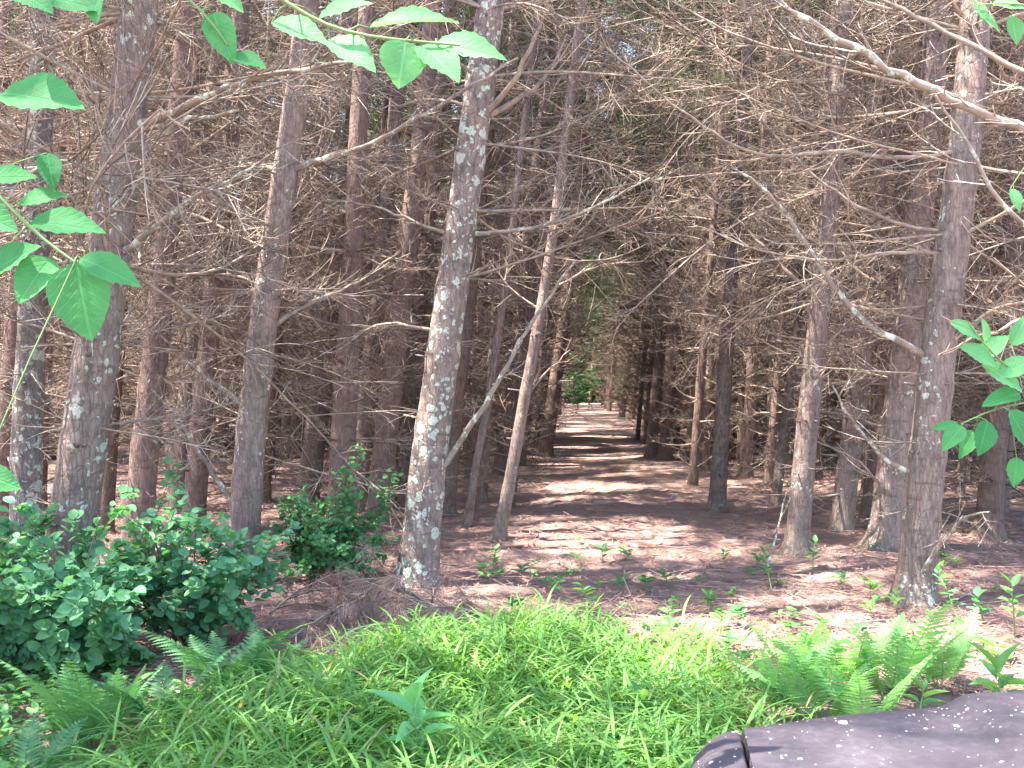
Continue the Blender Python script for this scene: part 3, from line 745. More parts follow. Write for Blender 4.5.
# loose needles and twigs lying on the floor
def litter():
    r = np.random.default_rng(5); n = 80000; mb = MB()
    y = 5.0 + 14 * r.random(n) ** 1.4; x = (r.random(n) * 2 - 1) * (0.55 * y + 0.4)
    z = gz(x, y) + 0.012 + 0.014 * r.random(n)
    az = r.random(n) * 6.28
    D = np.stack([np.cos(az), np.sin(az), r.normal(size=n) * 0.18], 1)
    Nn = np.stack([r.normal(size=n) * 0.3, r.normal(size=n) * 0.3, np.ones(n)], 1)
    mb.leaves(quad_tpl(0.05), np.stack([x, y, z], 1), D, Nn, 0.08 + 0.07 * r.random(n), 0.004 + 0.002 * r.random(n))
    for k in range(900):
        yk = 5.2 + 12 * r.random() ** 1.3; xk = (r.random() * 2 - 1) * (0.55 * yk + 0.3)
        a = r.random() * 6.28; L = r.uniform(0.1, 0.35) if r.random() < 0.75 else r.uniform(0.35, 0.9)
        p = bez_noise((xk, yk, float(gz(xk, yk)) + 0.02), (math.cos(a), math.sin(a), 0.03), L, 5, 0.0, 0.10, r)
        p[:, 2] = gz(p[:, 0], p[:, 1]) + 0.015 + 0.02 * r.random()
        mb.tube(p, np.linspace(0.006, 0.003, 6) * r.uniform(0.6, 1.5), 4, m=0) if False else mb.tube(p, np.linspace(0.006, 0.003, 6) * r.uniform(0.6, 1.5), 4)
    tag(mb.build('needle_litter', [M['needle_dead']]), 'loose fallen pine needles and broken twigs strewn over the forest floor', 'needle litter', None, 'stuff')
litter()

# ------------------------------------------------------------------ grass
def grass():
    r = np.random.default_rng(21); mb = MB()
    n = 21000
    y = 2.3 + 3.9 * r.random(n); x = -2.4 + 3.9 * r.random(n)
    right = np.interp(y, [2.4, 4.0, 5.0, 5.5, 6.2], [0.72, 0.86, 1.02, 0.98, 0.6])
    left = np.interp(y, [2.4, 4.0, 4.8, 5.3, 6.2], [-1.7, -1.5, -1.3, -0.95, -0.5])
    back = 5.72 + 0.2 * np.sin(x * 3.1 + 1) + 0.14 * np.sin(x * 9) + 0.1 * np.sin(x * 23)
    e = np.minimum(np.minimum(right - x, x - left), back - y) + r.normal(size=n) * 0.19
    cl = 0.5 + 0.5 * np.sin(x * 6 + 2 * np.sin(y * 4.3)) * np.sin(y * 6.5 + x * 2.7 + 1.3 * np.sin(x * 5))
    k = (e > 0) & (r.random(n) < 0.45 + 0.55 * cl + 0.3 * (e > 0.5)); x, y, e, cl = x[k], y[k], e[k], cl[k]; n = len(x)
    h = (0.10 + 0.13 * r.random(n) ** 1.3 + 0.11 * cl) * np.clip(0.45 + e * 1.1, 0.4, 1)
    z = gz(x, y)
    root = np.stack([x, y, z], 1)
    # stems with lance blades in all directions
    az = r.random(n) * 6.28; lean = 0.2 + 0.55 * r.random(n)
    sd = np.stack([np.cos(az) * lean, np.sin(az) * lean, np.ones(n)], 1)
    mb.leaves(blade_tpl(4, 0.3), root, sd, np.stack([-np.cos(az), -np.sin(az), np.full(n, 0.3)], 1), h * 1.25, 0.005 + 0.006 * r.random(n))
    for j in range(3):
        kk = r.random(n) < (1.0, 0.8, 0.5)[j]; m_ = int(kk.sum())
        f = 0.25 + 0.75 * r.random(m_); a2 = r.random(m_) * 6.28
        up = 0.3 + 1.3 * r.random(m_)
        D = np.stack([np.cos(a2), np.sin(a2), up], 1)
        Nn = np.stack([-np.cos(a2) * up, -np.sin(a2) * up, np.ones(m_)], 1) + r.normal(size=(m_, 3)) * 0.3
        ln = 0.14 + 0.19 * r.random(m_) ** 1.5
        mb.leaves(blade_tpl(4, 0.45), root[kk] + sd[kk] * (h[kk] * f)[:, None], D, Nn, ln, 0.008 + 0.007 * r.random(m_))
    tag(mb.build('grass', M['grass']), 'lush bright green grass with broad blades filling the clearing in front', 'grass', None, 'stuff')
grass()
def ground_cover():
    """low mixed weeds thinning out around the grass and under the left shrub"""
    r = np.random.default_rng(22); mb = MB(); n = 6500
    y = 3.2 + 5.2 * r.random(n); x = -3.2 + 5.2 * r.random(n)
    left = (x < np.interp(y, [3.2, 5.5, 7.4], [-1.3, -0.75, -0.9])) & (y < 5.6)
    fr = (r.random(n) < np.where(y > 6.6, 0.035, 0.09)) & (y > 5.2) & (x > -0.8)
    k = (left | fr) & (np.sin(x * 4 + y) + np.sin(y * 5 - x * 2) + r.normal(size=n) * 0.5 > -0.2)
    x, y = x[k], y[k]; n = len(x); m_ = 6
    X = np.repeat(x, m_) + r.normal(size=n * m_) * 0.03; Y = np.repeat(y, m_) + r.normal(size=n * m_) * 0.03
    Z = gz(X, Y) + 0.03 + 0.10 * r.random(n * m_) * np.repeat(np.where(y < 5.4, 1.0, 0.35), m_)
    az = r.random(n * m_) * 6.28
    D = np.stack([np.cos(az), np.sin(az), 0.25 + r.normal(size=n * m_) * 0.25], 1)
    Nn = np.stack([r.normal(size=n * m_) * 0.3, r.normal(size=n * m_) * 0.3 - 0.2, np.ones(n * m_)], 1)
    mb.leaves(OV, np.stack([X, Y, Z], 1), D, Nn, 0.03 + 0.045 * r.random(n * m_), 0.02 + 0.022 * r.random(n * m_))
    tag(mb.build('ground_cover', M['weed']), 'low leafy ground cover scattered round the grass and at the foot of the shrubs', 'ground cover', None, 'stuff')
ground_cover()

# ------------------------------------------------------------------ shrubs
def shrub(name, label, x, y, R, H, n_leaf, L, mat, seed, n_stem=14, shape=1.0, tpl=RO, group=None):
    r = np.random.default_rng(seed)
    g = float(gz(x, y)); t = thing(name, label, 'shrub', (x, y, g), group)
    ms = MB(); tips = []
    for k in range(n_stem):
        az = r.random() * 6.28; s_ = 0.25 + 0.8 * r.random()
        d = np.array([math.cos(az) * s_, math.sin(az) * s_, 1.0])
        Ls = H * (0.5 + 0.5 * r.random() + (0.35 if k % 5 == 0 else 0))
        st = bez_noise((r.normal() * 0.06, r.normal() * 0.06, -0.03), d * np.array([R[0] / H, R[1] / H, 1]), Ls, 8, -0.1, 0.07, r)
        ms.tube(st, np.linspace(0.009, 0.003, 9), 5)
        tips.append(st)
        for b in range(7):
            i = 2 + r.integers(0, 6); dd = st[min(i + 1, 8)] - st[i - 1]; dd /= np.linalg.norm(dd)
            tw = bez_noise(st[i], side_dir(dd, r, 1.0, 0.5), Ls * (0.2 + 0.3 * r.random()), 5, 0.1, 0.1, r)
            ms.tube(tw, np.linspace(0.004, 0.0018, 6), 3); tips.append(tw)
    ms.build('stem', M['wood_stem'], t)
    P = []; D = []
    per = max(1, n_leaf // len(tips))
    for tw in tips:
        m = len(tw) - 1
        for k in range(per):
            f = 0.25 + 0.75 * r.random(); i = min(int(f * m), m - 1); p = tw[i] + (tw[i + 1] - tw[i]) * (f * m - i)
            dd = tw[i + 1] - tw[i]; dd /= np.linalg.norm(dd) + 1e-9
            P.append(p + r.normal(size=3) * 0.02); D.append(side_dir(dd, r, 1.2, 0.5))
    P = np.array(P); D = np.array(D); k = P[:, 2] > 0.04; P, D = P[k], D[k]
    D[:, 2] -= 0.15
    out = P - np.array([0, 0, H * 0.35]); out /= np.linalg.norm(out, axis=1)[:, None] + 1e-6
    Nn = out * 0.7 + np.array([0, -0.35, 0.75]) + r.normal(size=P.shape) * 0.4
    ll = L * (0.55 + 0.65 * r.random(len(P)))
    ml = MB(); ml.leaves(tpl, P, D, Nn, ll, ll * (0.55 + 0.2 * r.random(len(P))))
    ml.build('foliage', M[mat], t)
    return t
shrub('leafy_shrub', 'big dark green leafy shrub in front of the thickest lichen-blotched pine', -2.5, 5.4, (0.95, 0.7), 0.80, 6400, 0.075, 'shrub_leaf', 31, 28)
shrub('leafy_shrub', 'taller shaded shrub behind the big leafy shrub, its sprigs before the smooth brown pine', -1.98, 6.0, (0.75, 0.55), 0.90, 3600, 0.07, 'shrub_leaf', 33, 20)
shrub('leafy_shrub', 'small-leaved shrub alone between the sunlit-edged pine and the white-spotted pine', -1.5, 7.8, (0.68, 0.5), 0.82, 3800, 0.055, 'shrub_leaf_small', 32, 22)
shrub('leafy_shrub', 'dark shrub at the left picture edge under the crusted leftmost pine', -3.3, 6.6, (0.6, 0.5), 0.75, 1600, 0.085, 'shrub_leaf', 34, 12)

# ------------------------------------------------------------------ ferns
_pt = np.linspace(0, 1, 15); _pw = 0.5 * np.minimum(1, (1 - _pt) * 1.5 + 0.02) * np.minimum(1, 0.55 + _pt * 4)
_pw = _pw * np.where(np.arange(15) % 2, 1.0, 0.52)
PINNA = (np.array([v for i in range(15) for v in ((_pt[i] + 0.02 * (i % 2), -_pw[i], -0.10 * _pt[i] ** 2 + 0.03 * _pw[i]), (_pt[i], 0, -0.10 * _pt[i] ** 2), (_pt[i] + 0.02 * (i % 2), _pw[i], -0.10 * _pt[i] ** 2 + 0.03 * _pw[i]))]),
         np.array([q for i in range(14) for q in ([3 * i, 3 * i + 1, 3 * i + 4, 3 * i + 3], [3 * i + 1, 3 * i + 2, 3 * i + 5, 3 * i + 4])]))
def frond_mesh(seed, L=0.6, arch=0.8, mat='fern', width=0.26):
    r = np.random.default_rng(seed); mb = MB(); n = 22
    d = np.array([0.35, 0, 1.0]); pts = [np.zeros(3)]; d /= np.linalg.norm(d)
    for i in range(n):
        d = d + np.array([arch / n * (0.4 + 1.6 * i / n), r.normal() * 0.008, -arch * 0.35 / n * (i / n)]); d /= np.linalg.norm(d)
        pts.append(pts[-1] + d * L / n)
    pts = np.array(pts); mb.tube(pts, np.linspace(0.004, 0.001, n + 1), 4)
    P = []; D = []; Nn = []; LL = []; WW = []
    f = 0.22
    tg = np.gradient(pts, axis=0); tg /= np.linalg.norm(tg, axis=1)[:, None]
    while f < 0.985:
        i = min(int(f * n), n - 1); p = pts[i] + (pts[i + 1] - pts[i]) * (f * n - i); t = tg[i]
        nrm = np.cross(t, [0, 1, 0]); nrm = -nrm if nrm[2] < 0 else nrm
        w = width * L / 0.6 * math.sin(PI * min(1, (f - 0.16) / 0.84) ** 0.62) ** 0.85 + 0.006
        for s_ in (-1, 1):
            pd = np.array([0, s_, 0]) + t * (0.35 + 0.2 * r.random()) - nrm * (0.05 + 0.1 * r.random()); pd /= np.linalg.norm(pd)
            P.append(p); D.append(pd); Nn.append(nrm + r.normal(size=3) * 0.15); LL.append(w * 0.5 * (0.9 + 0.2 * r.random())); WW.append(0.021 + 0.06 * w * 0.5)
        f += 0.042
    mb.leaves(PINNA, np.array(P), np.array(D), np.array(Nn), np.array(LL), np.array(WW))
    return mb.mesh('frond', M[mat])
FR = [frond_mesh(800 + k, 0.50 + 0.04 * k, 0.22 + 0.12 * k, 'fern', 0.27) for k in range(4)]
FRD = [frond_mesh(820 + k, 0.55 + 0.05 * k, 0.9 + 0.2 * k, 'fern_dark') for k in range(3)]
def fern(label, px, py, n, lib, seed, s=1.0, face=None, group='ferns at the clearing edge'):
    r = np.random.default_rng(seed); x, y = on_ground(px, py)
    t = thing('fern', label, 'fern', (x, y, float(gz(x, y)) - 0.01), group)
    a0 = r.random() * 6.28
    for k in range(n):
        az = a0 + k * 6.28 / n + r.normal() * 0.3
        if lib is FR: az = -PI / 2 + (k - (n - 1) / 2) / n * 4.6 + r.normal() * 0.25
        tilt = (-0.15 + abs(r.normal()) * 0.22) if lib is FR else (-0.12 + abs(r.normal()) * 0.25)
        sc = s * (0.75 + 0.4 * r.random())
        link('frond', lib[r.integers(0, len(lib))], t, (math.cos(az) * 0.03, math.sin(az) * 0.03, 0), Euler((r.normal() * 0.15, tilt, az)), sc)
for i, (px, py, n, s, lab) in enumerate([
    (775, 716, 8, 0.78, 'bright fern at the left end of the fern patch, next to the grass'),
    (822, 726, 8, 0.88, 'bright fern at the front of the fern patch, just above the dark bonnet'),
    (848, 698, 9, 0.98, 'tallest bright fern in the middle of the fern patch'),
    (890, 708, 8, 0.95, 'bright fern right of the middle of the patch, behind the bonnet'),
    (940, 694, 8, 0.82, 'bright fern at the right end of the fern patch below the rough-barked pine'),
    (796, 690, 7, 0.78, 'small bright fern at the back left of the fern patch'),
    (866, 738, 6, 0.75, 'low fern in the fern patch nearest the bonnet')]):
    fern(lab, px, py, n, FR, 850 + i, s)
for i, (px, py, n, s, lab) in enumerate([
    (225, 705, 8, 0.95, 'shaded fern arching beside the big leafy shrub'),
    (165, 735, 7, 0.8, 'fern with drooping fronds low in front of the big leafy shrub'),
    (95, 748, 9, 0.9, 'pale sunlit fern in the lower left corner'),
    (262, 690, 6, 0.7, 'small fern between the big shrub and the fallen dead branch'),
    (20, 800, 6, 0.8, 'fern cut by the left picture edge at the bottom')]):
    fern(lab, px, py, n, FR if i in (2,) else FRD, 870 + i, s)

# ------------------------------------------------------------------ broad-leaved weeds
def rosette(name, label, px, py, H, n, L, seed, mat='weed', tpl=LA, wr=0.34, group=None, spread=0.12):
    r = np.random.default_rng(seed); x, y = on_ground(px, py)
    t = thing(name, label, 'plant', (x, y, float(gz(x, y)) - 0.01), group)
    ms = MB(); st = bez_noise((0, 0, 0), (r.normal() * spread, r.normal() * spread, 1), H, 6, 0, 0.04, r)
    ms.tube(st, np.linspace(0.006, 0.003, 7), 6); 
    P = []; D = []; Nn = []; LL = []
    for k in range(n):
        f = 0.35 + 0.65 * (k + 0.5) / n; i = min(int(f * 6), 5); p = st[i] + (st[i + 1] - st[i]) * (f * 6 - i)
        az = k * 2.4 + r.normal() * 0.3; up = 0.25 + 0.8 * f * r.random() + (0.8 if k > n - 3 else 0)
        d = np.array([math.cos(az), math.sin(az), up]); d /= np.linalg.norm(d)
        pe = p + d * 0.25 * L * 0.4; ms.tube([p, pe], [0.0025, 0.002], 4)
        P.append(pe); D.append(d); Nn.append(np.array([-math.cos(az) * up, -math.sin(az) * up, 1.0]) + r.normal(size=3) * 0.2); LL.append(L * (0.6 + 0.5 * r.random()))
    ms.build('stem', M['stem'], t)
    ml = MB(); LL = np.array(LL); ml.leaves(tpl, np.array(P), np.array(D), np.array(Nn), LL, LL * wr); ml.build('foliage', M[mat], t)
    return t
rosette('leafy_weed', 'tall weed with large pointed leaves rising from the grass at the bottom middle', 428, 800, 0.40, 12, 0.21, 41, 'broad_pale')
rosette('leafy_weed', 'pale weed with pointed leaves in the right part of the grass', 640, 745, 0.22, 8, 0.15, 42)
rosette('leafy_weed', 'large-leaved weed at the right picture edge beside the bonnet', 1000, 722, 0.22, 10, 0.18, 43)
rosette('leafy_weed', 'small upright weed between the ferns and the large-leaved weed', 918, 722, 0.14, 5, 0.13, 44)
rosette('leafy_weed', 'yellow-green sapling sprig at the right picture edge beyond the ferns', 1015, 640, 0.36, 10, 0.11, 45, 'weed', OV, 0.5)
rosette('leafy_weed', 'dark trailing weed with round leaves right of the rough-barked pine', 962, 632, 0.42, 14, 0.085, 46, 'shrub_leaf', OV, 0.65, None, 0.3)
rosette('leafy_weed', 'dark round-leaved weed low beside the trailing weed', 985, 628, 0.22, 12, 0.085, 47, 'shrub_leaf', OV, 0.65, None, 0.3)
rosette('leafy_weed', 'leafy seedling cluster at the foot of the pine with the leaning stick', 772, 590, 0.34, 14, 0.085, 48, 'shrub_leaf_small', OV, 0.55, None, 0.3)
rosette('leafy_weed', 'green seedlings hugging the right side of the pine with the leaning stick', 812, 572, 0.25, 12, 0.08, 49, 'shrub_leaf_small', OV, 0.55, None, 0.3)
rosette('leafy_weed', 'leafy seedling at the foot of the crooked young pine', 492, 572, 0.22, 12, 0.07, 50, 'weed', OV, 0.55, None, 0.3)
rosette('leafy_weed', 'pale leafy weed in the middle of the needle floor between path and ferns', 712, 608, 0.16, 14, 0.075, 51, 'weed', OV, 0.6, None, 0.3)
r_ = np.random.default_rng(61)
SEED = []
for k in range(4):
    r = np.random.default_rng(62 + k); mb = MB(); n = 7
    az = np.arange(n) * 2.4 + r.normal(size=n) * 0.3
    D = np.stack([np.cos(az), np.sin(az), 0.35 + 0.3 * r.random(n)], 1)
    P = np.stack([0.01 * np.cos(az), 0.01 * np.sin(az), 0.03 + 0.07 * r.random(n)], 1)
    Nn = np.stack([-0.3 * np.cos(az), -0.3 * np.sin(az) - 0.1, np.ones(n)], 1)
    mb.leaves(OV, P, D, Nn, 0.055 + 0.03 * r.random(n), 0.032)
    mb.tube([(0, 0, -0.01), (0, 0, 0.1)], [0.002, 0.0015], 3)
    SEED.append(mb.mesh('seedling', M['weed'] if k % 2 else M['shrub_leaf_small']))
spots = []
while len(spots) < 60:
    px = r_.uniform(440, 1000); py = 545 + 130 * r_.random() ** 1.1
    if px < 720 and py > 650: continue
    if 750 < px < 960 and py > 640: continue
    if r_.random() > 0.35 + 0.65 * (py - 540) / 130: continue
    spots.append((px, py))
for i, (px, py) in enumerate(spots):
    x, y = on_ground(px, py)
    o = link('seedling', SEED[i % 4], None, (x, y, float(gz(x, y))), (0, 0, r_.random() * 6.28), r_.uniform(0.6, 1.5))
    tag(o, 'tiny green seedling sprouting from the bare brown needle floor', 'seedling', 'seedlings on the needle floor')

# ------------------------------------------------------------------ fallen dead boughs
def fallen_bough(label, pts, w, seed, needles=True, pale=False, ntw=10, lift=0.0, name='fallen_branch', tl=0.4):
    r = np.random.default_rng(seed); x0, y0 = on_ground(*pts[0][:2]); b3 = np.array([x0, y0, float(gz(x0, y0))])
    P = []
    for (px, py, hz) in pts:
        x, y = on_ground(px, py); P.append(np.array([x, y, float(gz(x, y)) + hz]) - b3)
    c = resample(P, 0.05); t = thing(name, label, 'branch', tuple(b3))
    mb = MB(); mb.tube(c, w * np.linspace(1, 0.35, len(c)), 7, True)
    tws = []
    for k in range(ntw):
        f = 0.1 + 0.9 * (k + r.random()) / ntw; i = min(int(f * (len(c) - 1)), len(c) - 2)
        dd = c[i + 1] - c[i]; dd /= np.linalg.norm(dd)
        tw = bez_noise(c[i], side_dir(dd, r, 1.0, 0.5) + np.array([0, 0, 0.15]), tl * (0.4 + 0.8 * r.random()), 6, -0.5, 0.1, r)
        tw[:, 2] = np.maximum(tw[:, 2], 0.015); mb.tube(tw, np.linspace(0.006, 0.002, 7), 4); tws.append(tw)
    mb.build('limb', M['twig_pale'] if pale else M['twig'], t)
    if needles:
        P = []; D = []
        for tw in tws:
            for k in range(9):
                f = r.random() ** 0.6; i = min(int(f * 6), 5); p = tw[i] + (tw[i + 1] - tw[i]) * (f * 6 - i)
                for q in range(12):
                    P.append(p + r.normal(size=3) * 0.012); D.append((tw[i + 1] - tw[i]) / np.linalg.norm(tw[i + 1] - tw[i]) * 0.5 + r.normal(size=3) * 0.35 + np.array([0, 0, -0.55]))
        ml = MB(); ml.leaves(quad_tpl(0.15), np.array(P), np.array(D), rnd_dirs(len(P), r), 0.09 + 0.05 * r.random(len(P)), 0.0032)
        ml.build('dead_needles', M['needle_dead'], t)
fallen_bough('fallen pine bough with hanging rust-brown needles at the foot of the white-spotted pine', [(445, 628, 0.05), (410, 618, 0.15), (370, 622, 0.17), (320, 640, 0.10), (290, 650, 0.05)], 0.014, 81, True, False, 16, tl=0.5)
fallen_bough('second rust-brown needled bough lying behind the grass left of the path', [(500, 636, 0.03), (470, 628, 0.12), (430, 630, 0.13), (395, 642, 0.1)], 0.011, 82, True, False, 12, tl=0.45)
fallen_bough('brown needled twig drooping onto the back edge of the grass', [(560, 655, 0.03), (600, 650, 0.15), (625, 662, 0.08)], 0.008, 83, True, False, 6, tl=0.3)
fallen_bough('curved bare grey stick arching over the grass edge under the needled bough', [(318, 668, 0.03), (345, 655, 0.10), (365, 650, 0.14), (395, 656, 0.10), (440, 668, 0.05)], 0.011, 84, False, True, 5, tl=0.25)
fallen_bough('rust-brown needled bough beside the foot of the small-leaved shrub', [(270, 620, 0.03), (300, 612, 0.15), (345, 618, 0.12)], 0.010, 85, True, False, 9, tl=0.4)
# pale stick leaning by the pine on the right
def stick(label, a, b, d1, d2, w, seed, ntw=0):
    r = np.random.default_rng(seed); A = at(*a, d1); B = at(*b, d2); A[2] = float(gz(A[0], A[1])); L = np.linalg.norm(B - A)
    mid = (A + B) / 2 + r.normal(size=3) * 0.03
    c = resample([A - A, mid - A, B - A], 0.06); c[1:-1] += r.normal(size=(len(c) - 2, 3)) * 0.005
    mb = MB(); mb.tube(c, w * np.linspace(1, 0.5, len(c)), 6, True)
    if ntw: add_twigs(mb, c, w, r, ntw, 0.25, 2)
    tag(mb.build('dead_stick', M['twig_pale'], None, True, tuple(A)), label, 'stick')
stick('pale dead stick leaning against the dead branches left of the seedling-footed pine', (766, 572), (786, 492), ground_d(572), 8.9, 0.014, 91, 3)
stick('broken grey stick lying on the needles beside the stout sunlit pine', (825, 560), (850, 556), ground_d(560), ground_d(562), 0.010, 92, 3)

# ------------------------------------------------------------------ broadleaf saplings overhanging the view
def leaf_branch_tree(label, stem_pts, branches, seed, mats):
    r = np.random.default_rng(seed); b3 = np.array(stem_pts[0], float)
    t = thing('broadleaf_sapling', label, 'sapling', tuple(b3))
    ms = MB(); c = resample([np.array(p) - b3 for p in stem_pts], 0.1); ms.tube(c, np.linspace(0.018, 0.006, len(c)), 8); ms.build('trunk', M['wood_stem'], t)
    for (pts, lv, mat) in branches:
        mbb = MB(); P3 = [(at(*p[:3]) if len(p) == 3 else np.array(p[:3])) - b3 for p in pts]
        cc = resample(P3, 0.03); mbb.tube(cc, np.linspace(0.005, 0.0016, len(cc)), 6)
        ml = MB(); ml.keep_uv = True; P = []; D = []; Nn = []; LL = []; WW = []
        for (px, py, ang, lpx, d, wr, tz) in lv:
            L = lpx / F * d; cen = at(px, py, d) - b3
            dv = np.array([math.cos(ang), -0.25 + r.normal() * 0.2, -math.sin(ang)]); dv /= np.linalg.norm(dv)
            base = cen - dv * L * 0.5
            j = int(np.argmin(np.linalg.norm(cc - base, axis=1)))
            mid = (cc[j] + base) / 2 + np.array([0, 0, 0.006])
            mbb.tube([cc[j], mid, base], [0.0014, 0.0011, 0.001], 4)
            P.append(base); D.append(dv); Nn.append(np.array([r.normal() * 0.25, -0.55 + tz, 0.75]) if tz < 5 else np.array([0, -1, 0.1])); LL.append(L); WW.append(L * wr)
        br = mbb.build('branch', M['stem'], t)
        ml.leaves(OVF, np.array(P), np.array(D), np.array(Nn), np.array(LL), np.array(WW)); ml.build('foliage', M[mat], br)
R_ = math.radians
lv_left = [(40, 96, R_(8), 95, 1.25, 0.62, -0.3), (12, 176, R_(-10), 46, 1.35, 0.6, -0.5), (50, 170, R_(70), 42, 1.4, 0.55, -0.6), (42, 198, R_(-15), 52, 1.4, 0.5, -0.3),
           (66, 224, R_(3), 78, 1.35, 0.5, -0.2), (12, 258, R_(-30), 62, 1.3, 0.6, -0.5), (34, 278, R_(110), 60, 1.3, 0.65, -0.9), (82, 300, R_(78), 80, 1.3, 0.78, -1.2), (110, 270, R_(22), 66, 1.3, 0.5, -0.3),
           (-15, 215, R_(20), 70, 1.3, 0.6, -0.5), (0, 480, R_(20), 42, 1.2, 0.65, -0.9)]
lv_top = [(75, 2, R_(10), 60, 1.3, 0.6, -0.6), (95, 8, R_(80), 36, 1.3, 0.6, -0.6), (30, -4, R_(30), 60, 1.25, 0.6, -0.4), (222, 36, R_(65), 62, 1.35, 0.5, -0.8), (248, 60, R_(20), 44, 1.35, 0.5, -0.3)]
lv_mid = [(300, 30, R_(20), 66, 1.3, 0.5, -0.5), (343, 8, R_(-15), 60, 1.35, 0.5, -0.4), (411, 19, R_(-3), 96, 1.32, 0.3, -0.2), (352, 52, R_(35), 66, 1.28, 0.55, -0.7), (402, 63, R_(95), 50, 1.25, 0.95, -1.2),
          (440, 60, R_(45), 66, 1.25, 0.62, -0.8), (470, 48, R_(12), 76, 1.27, 0.45, -0.4), (225, -6, R_(40), 50, 1.3, 0.5, -0.5)]
leaf_branch_tree('broadleaf sapling leaning in from the left, large leaves hanging along the left and top edges',
    [(-1.12, 1.45, -0.05), (-1.08, 1.5, 0.9), (-1.0, 1.45, 1.8), (-0.86, 1.4, 2.35), (-0.8, 1.4, 2.8)],
    [([(-100, 120, 1.4), (-30, 160, 1.35), (10, 210, 1.33), (45, 245, 1.32), (75, 262, 1.3)], lv_left, 'broad'),
     ([(-90, -60, 1.4), (0, -40, 1.33), (90, -30, 1.32), (160, -30, 1.34), (205, 5, 1.35), (228, 45, 1.35)], lv_top, 'broad'),
     ([(-80, -130, 1.4), (60, -120, 1.34), (180, -75, 1.3), (270, -10, 1.3), (320, 30, 1.29), (365, 38, 1.28), (430, 42, 1.26), (460, 45, 1.26)], lv_mid, 'broad_pale')], 95, None)
lv_r = [(966, 330, R_(30), 34, 2.2, 0.55, -0.6), (981, 356, R_(25), 44, 2.2, 0.5, -0.4), (994, 346, R_(-40), 38, 2.3, 0.5, -0.5), (1003, 376, R_(40), 46, 2.2, 0.5, -0.6), (948, 427, R_(185), 34, 2.2, 0.4, -0.2), (953, 437, R_(140), 36, 2.15, 0.55, -0.8),
        (984, 438, R_(110), 38, 2.15, 0.65, -1.0), (967, 444, R_(125), 34, 2.25, 0.5, -0.7), (1002, 398, R_(170), 46, 2.2, 0.45, -0.3), (1022, 430, R_(60), 46, 2.15, 0.6, -0.8), (1018, 366, R_(-30), 40, 2.2, 0.55, -0.5), (1016, 472, R_(100), 30, 2.2, 0.7, -0.8),
        (1020, 330, R_(-60), 36, 2.3, 0.5, -0.5), (985, 330, R_(-100), 24, 2.25, 0.5, -0.5)]
lv_rt = [(980, 10, R_(70), 28, 2.4, 0.6, -0.7), (990, 22, R_(30), 30, 2.4, 0.5, -0.4), (1015, 30, R_(80), 30, 2.4, 0.6, -0.6), (1010, 5, R_(10), 34, 2.4, 0.5, -0.4), (1016, 200, R_(70), 26, 2.4, 0.5, -0.5)]
leaf_branch_tree('broadleaf sapling reaching in from the right with glossy leaves before the pines',
    [(1.62, 2.55, -0.05), (1.6, 2.5, 1.0), (1.55, 2.4, 1.8), (1.5, 2.4, 2.9)],
    [([(1130, 420, 2.4), (1060, 400, 2.25), (1020, 402, 2.2), (985, 410, 2.2), (960, 425, 2.2)], lv_r[4:10] + [lv_r[11]], 'broad'),
     ([(1120, 420, 2.4), (1050, 395, 2.25), (1010, 370, 2.2), (985, 350, 2.2), (968, 322, 2.2)], lv_r[:4] + lv_r[10:11] + lv_r[12:], 'broad_pale'),
     ([(1130, 60, 2.4), (1060, 10, 2.4), (1000, 0, 2.4), (978, 5, 2.4)], lv_rt, 'broad_pale')], 96, None)
def shade_tree():  # unseen tree added to keep the sun off the grass
    r = np.random.default_rng(97); b3 = np.array([-4.4, 2.0, 0.0]); t = thing('broadleaf_shade_tree', 'unseen broadleaf tree added on the left, its crown shading the clearing', 'tree', tuple(b3))
    ms = MB(); c = resample([(0, 0, -0.1), (0.1, 0.1, 2.5), (0.5, 0.4, 4.6), (0.9, 0.8, 7.0)], 0.15); ms.tube(c, np.linspace(0.14, 0.04, len(c)), 14); ms.build('trunk', M['bark_faint'], t)
    ml = MB(); P = []; D = []
    for k in range(42):
        i = int(r.uniform(0.58, 0.98) * (len(c) - 1)); az = r.random() * 6.28
        d = np.array([math.cos(az) + 0.55, math.sin(az) + 0.3, 0.25]); L = r.uniform(1.4, 3.6)
        bp = bez_noise(c[i], d, L, 7, 0.1, 0.07, r)
        bp[:, 2] = np.maximum(bp[:, 2], 4.3 + 0.0 * bp[:, 2]) if False else bp[:, 2]
        ml.tube(bp, np.linspace(0.02, 0.004, 8), 5)
        for q in range(34):
            f = 0.3 + 0.7 * r.random(); j = min(int(f * 7), 6); p = bp[j] + r.normal(size=3) * np.array([0.28, 0.28, 0.12])
            if p[2] > 0.42 * (p[1] + b3[1]) + 2.2: P.append(p); D.append(r.normal(size=3) * [1, 1, 0.4])
    P = np.array(P); ml.leaves(OV, P, np.array(D), r.normal(size=P.shape) * 0.4 + [0, 0, 1], 0.10 + 0.05 * r.random(len(P)), 0.07, m=1)
    ml.build('crown', [M['wood_stem'], M['broad']], t)
shade_tree()
# leafy bushes where the path ends
for i, (px, d, H) in enumerate([(578, 62, 2.6), (632, 58, 2.4), (604, 76, 3.2), (590, 88, 4.5)]):
    shrub('leafy_shrub', ['low green bush left of the far end of the path', 'low green bush right of the far end of the path', 'green bush closing the far end of the path', 'tallest bush behind the end of the path'][i],
          (px - CX) / F * d, d, (1.2, 1.0), H, 900, 0.22, 'shrub_leaf_small', 36 + i, 10)

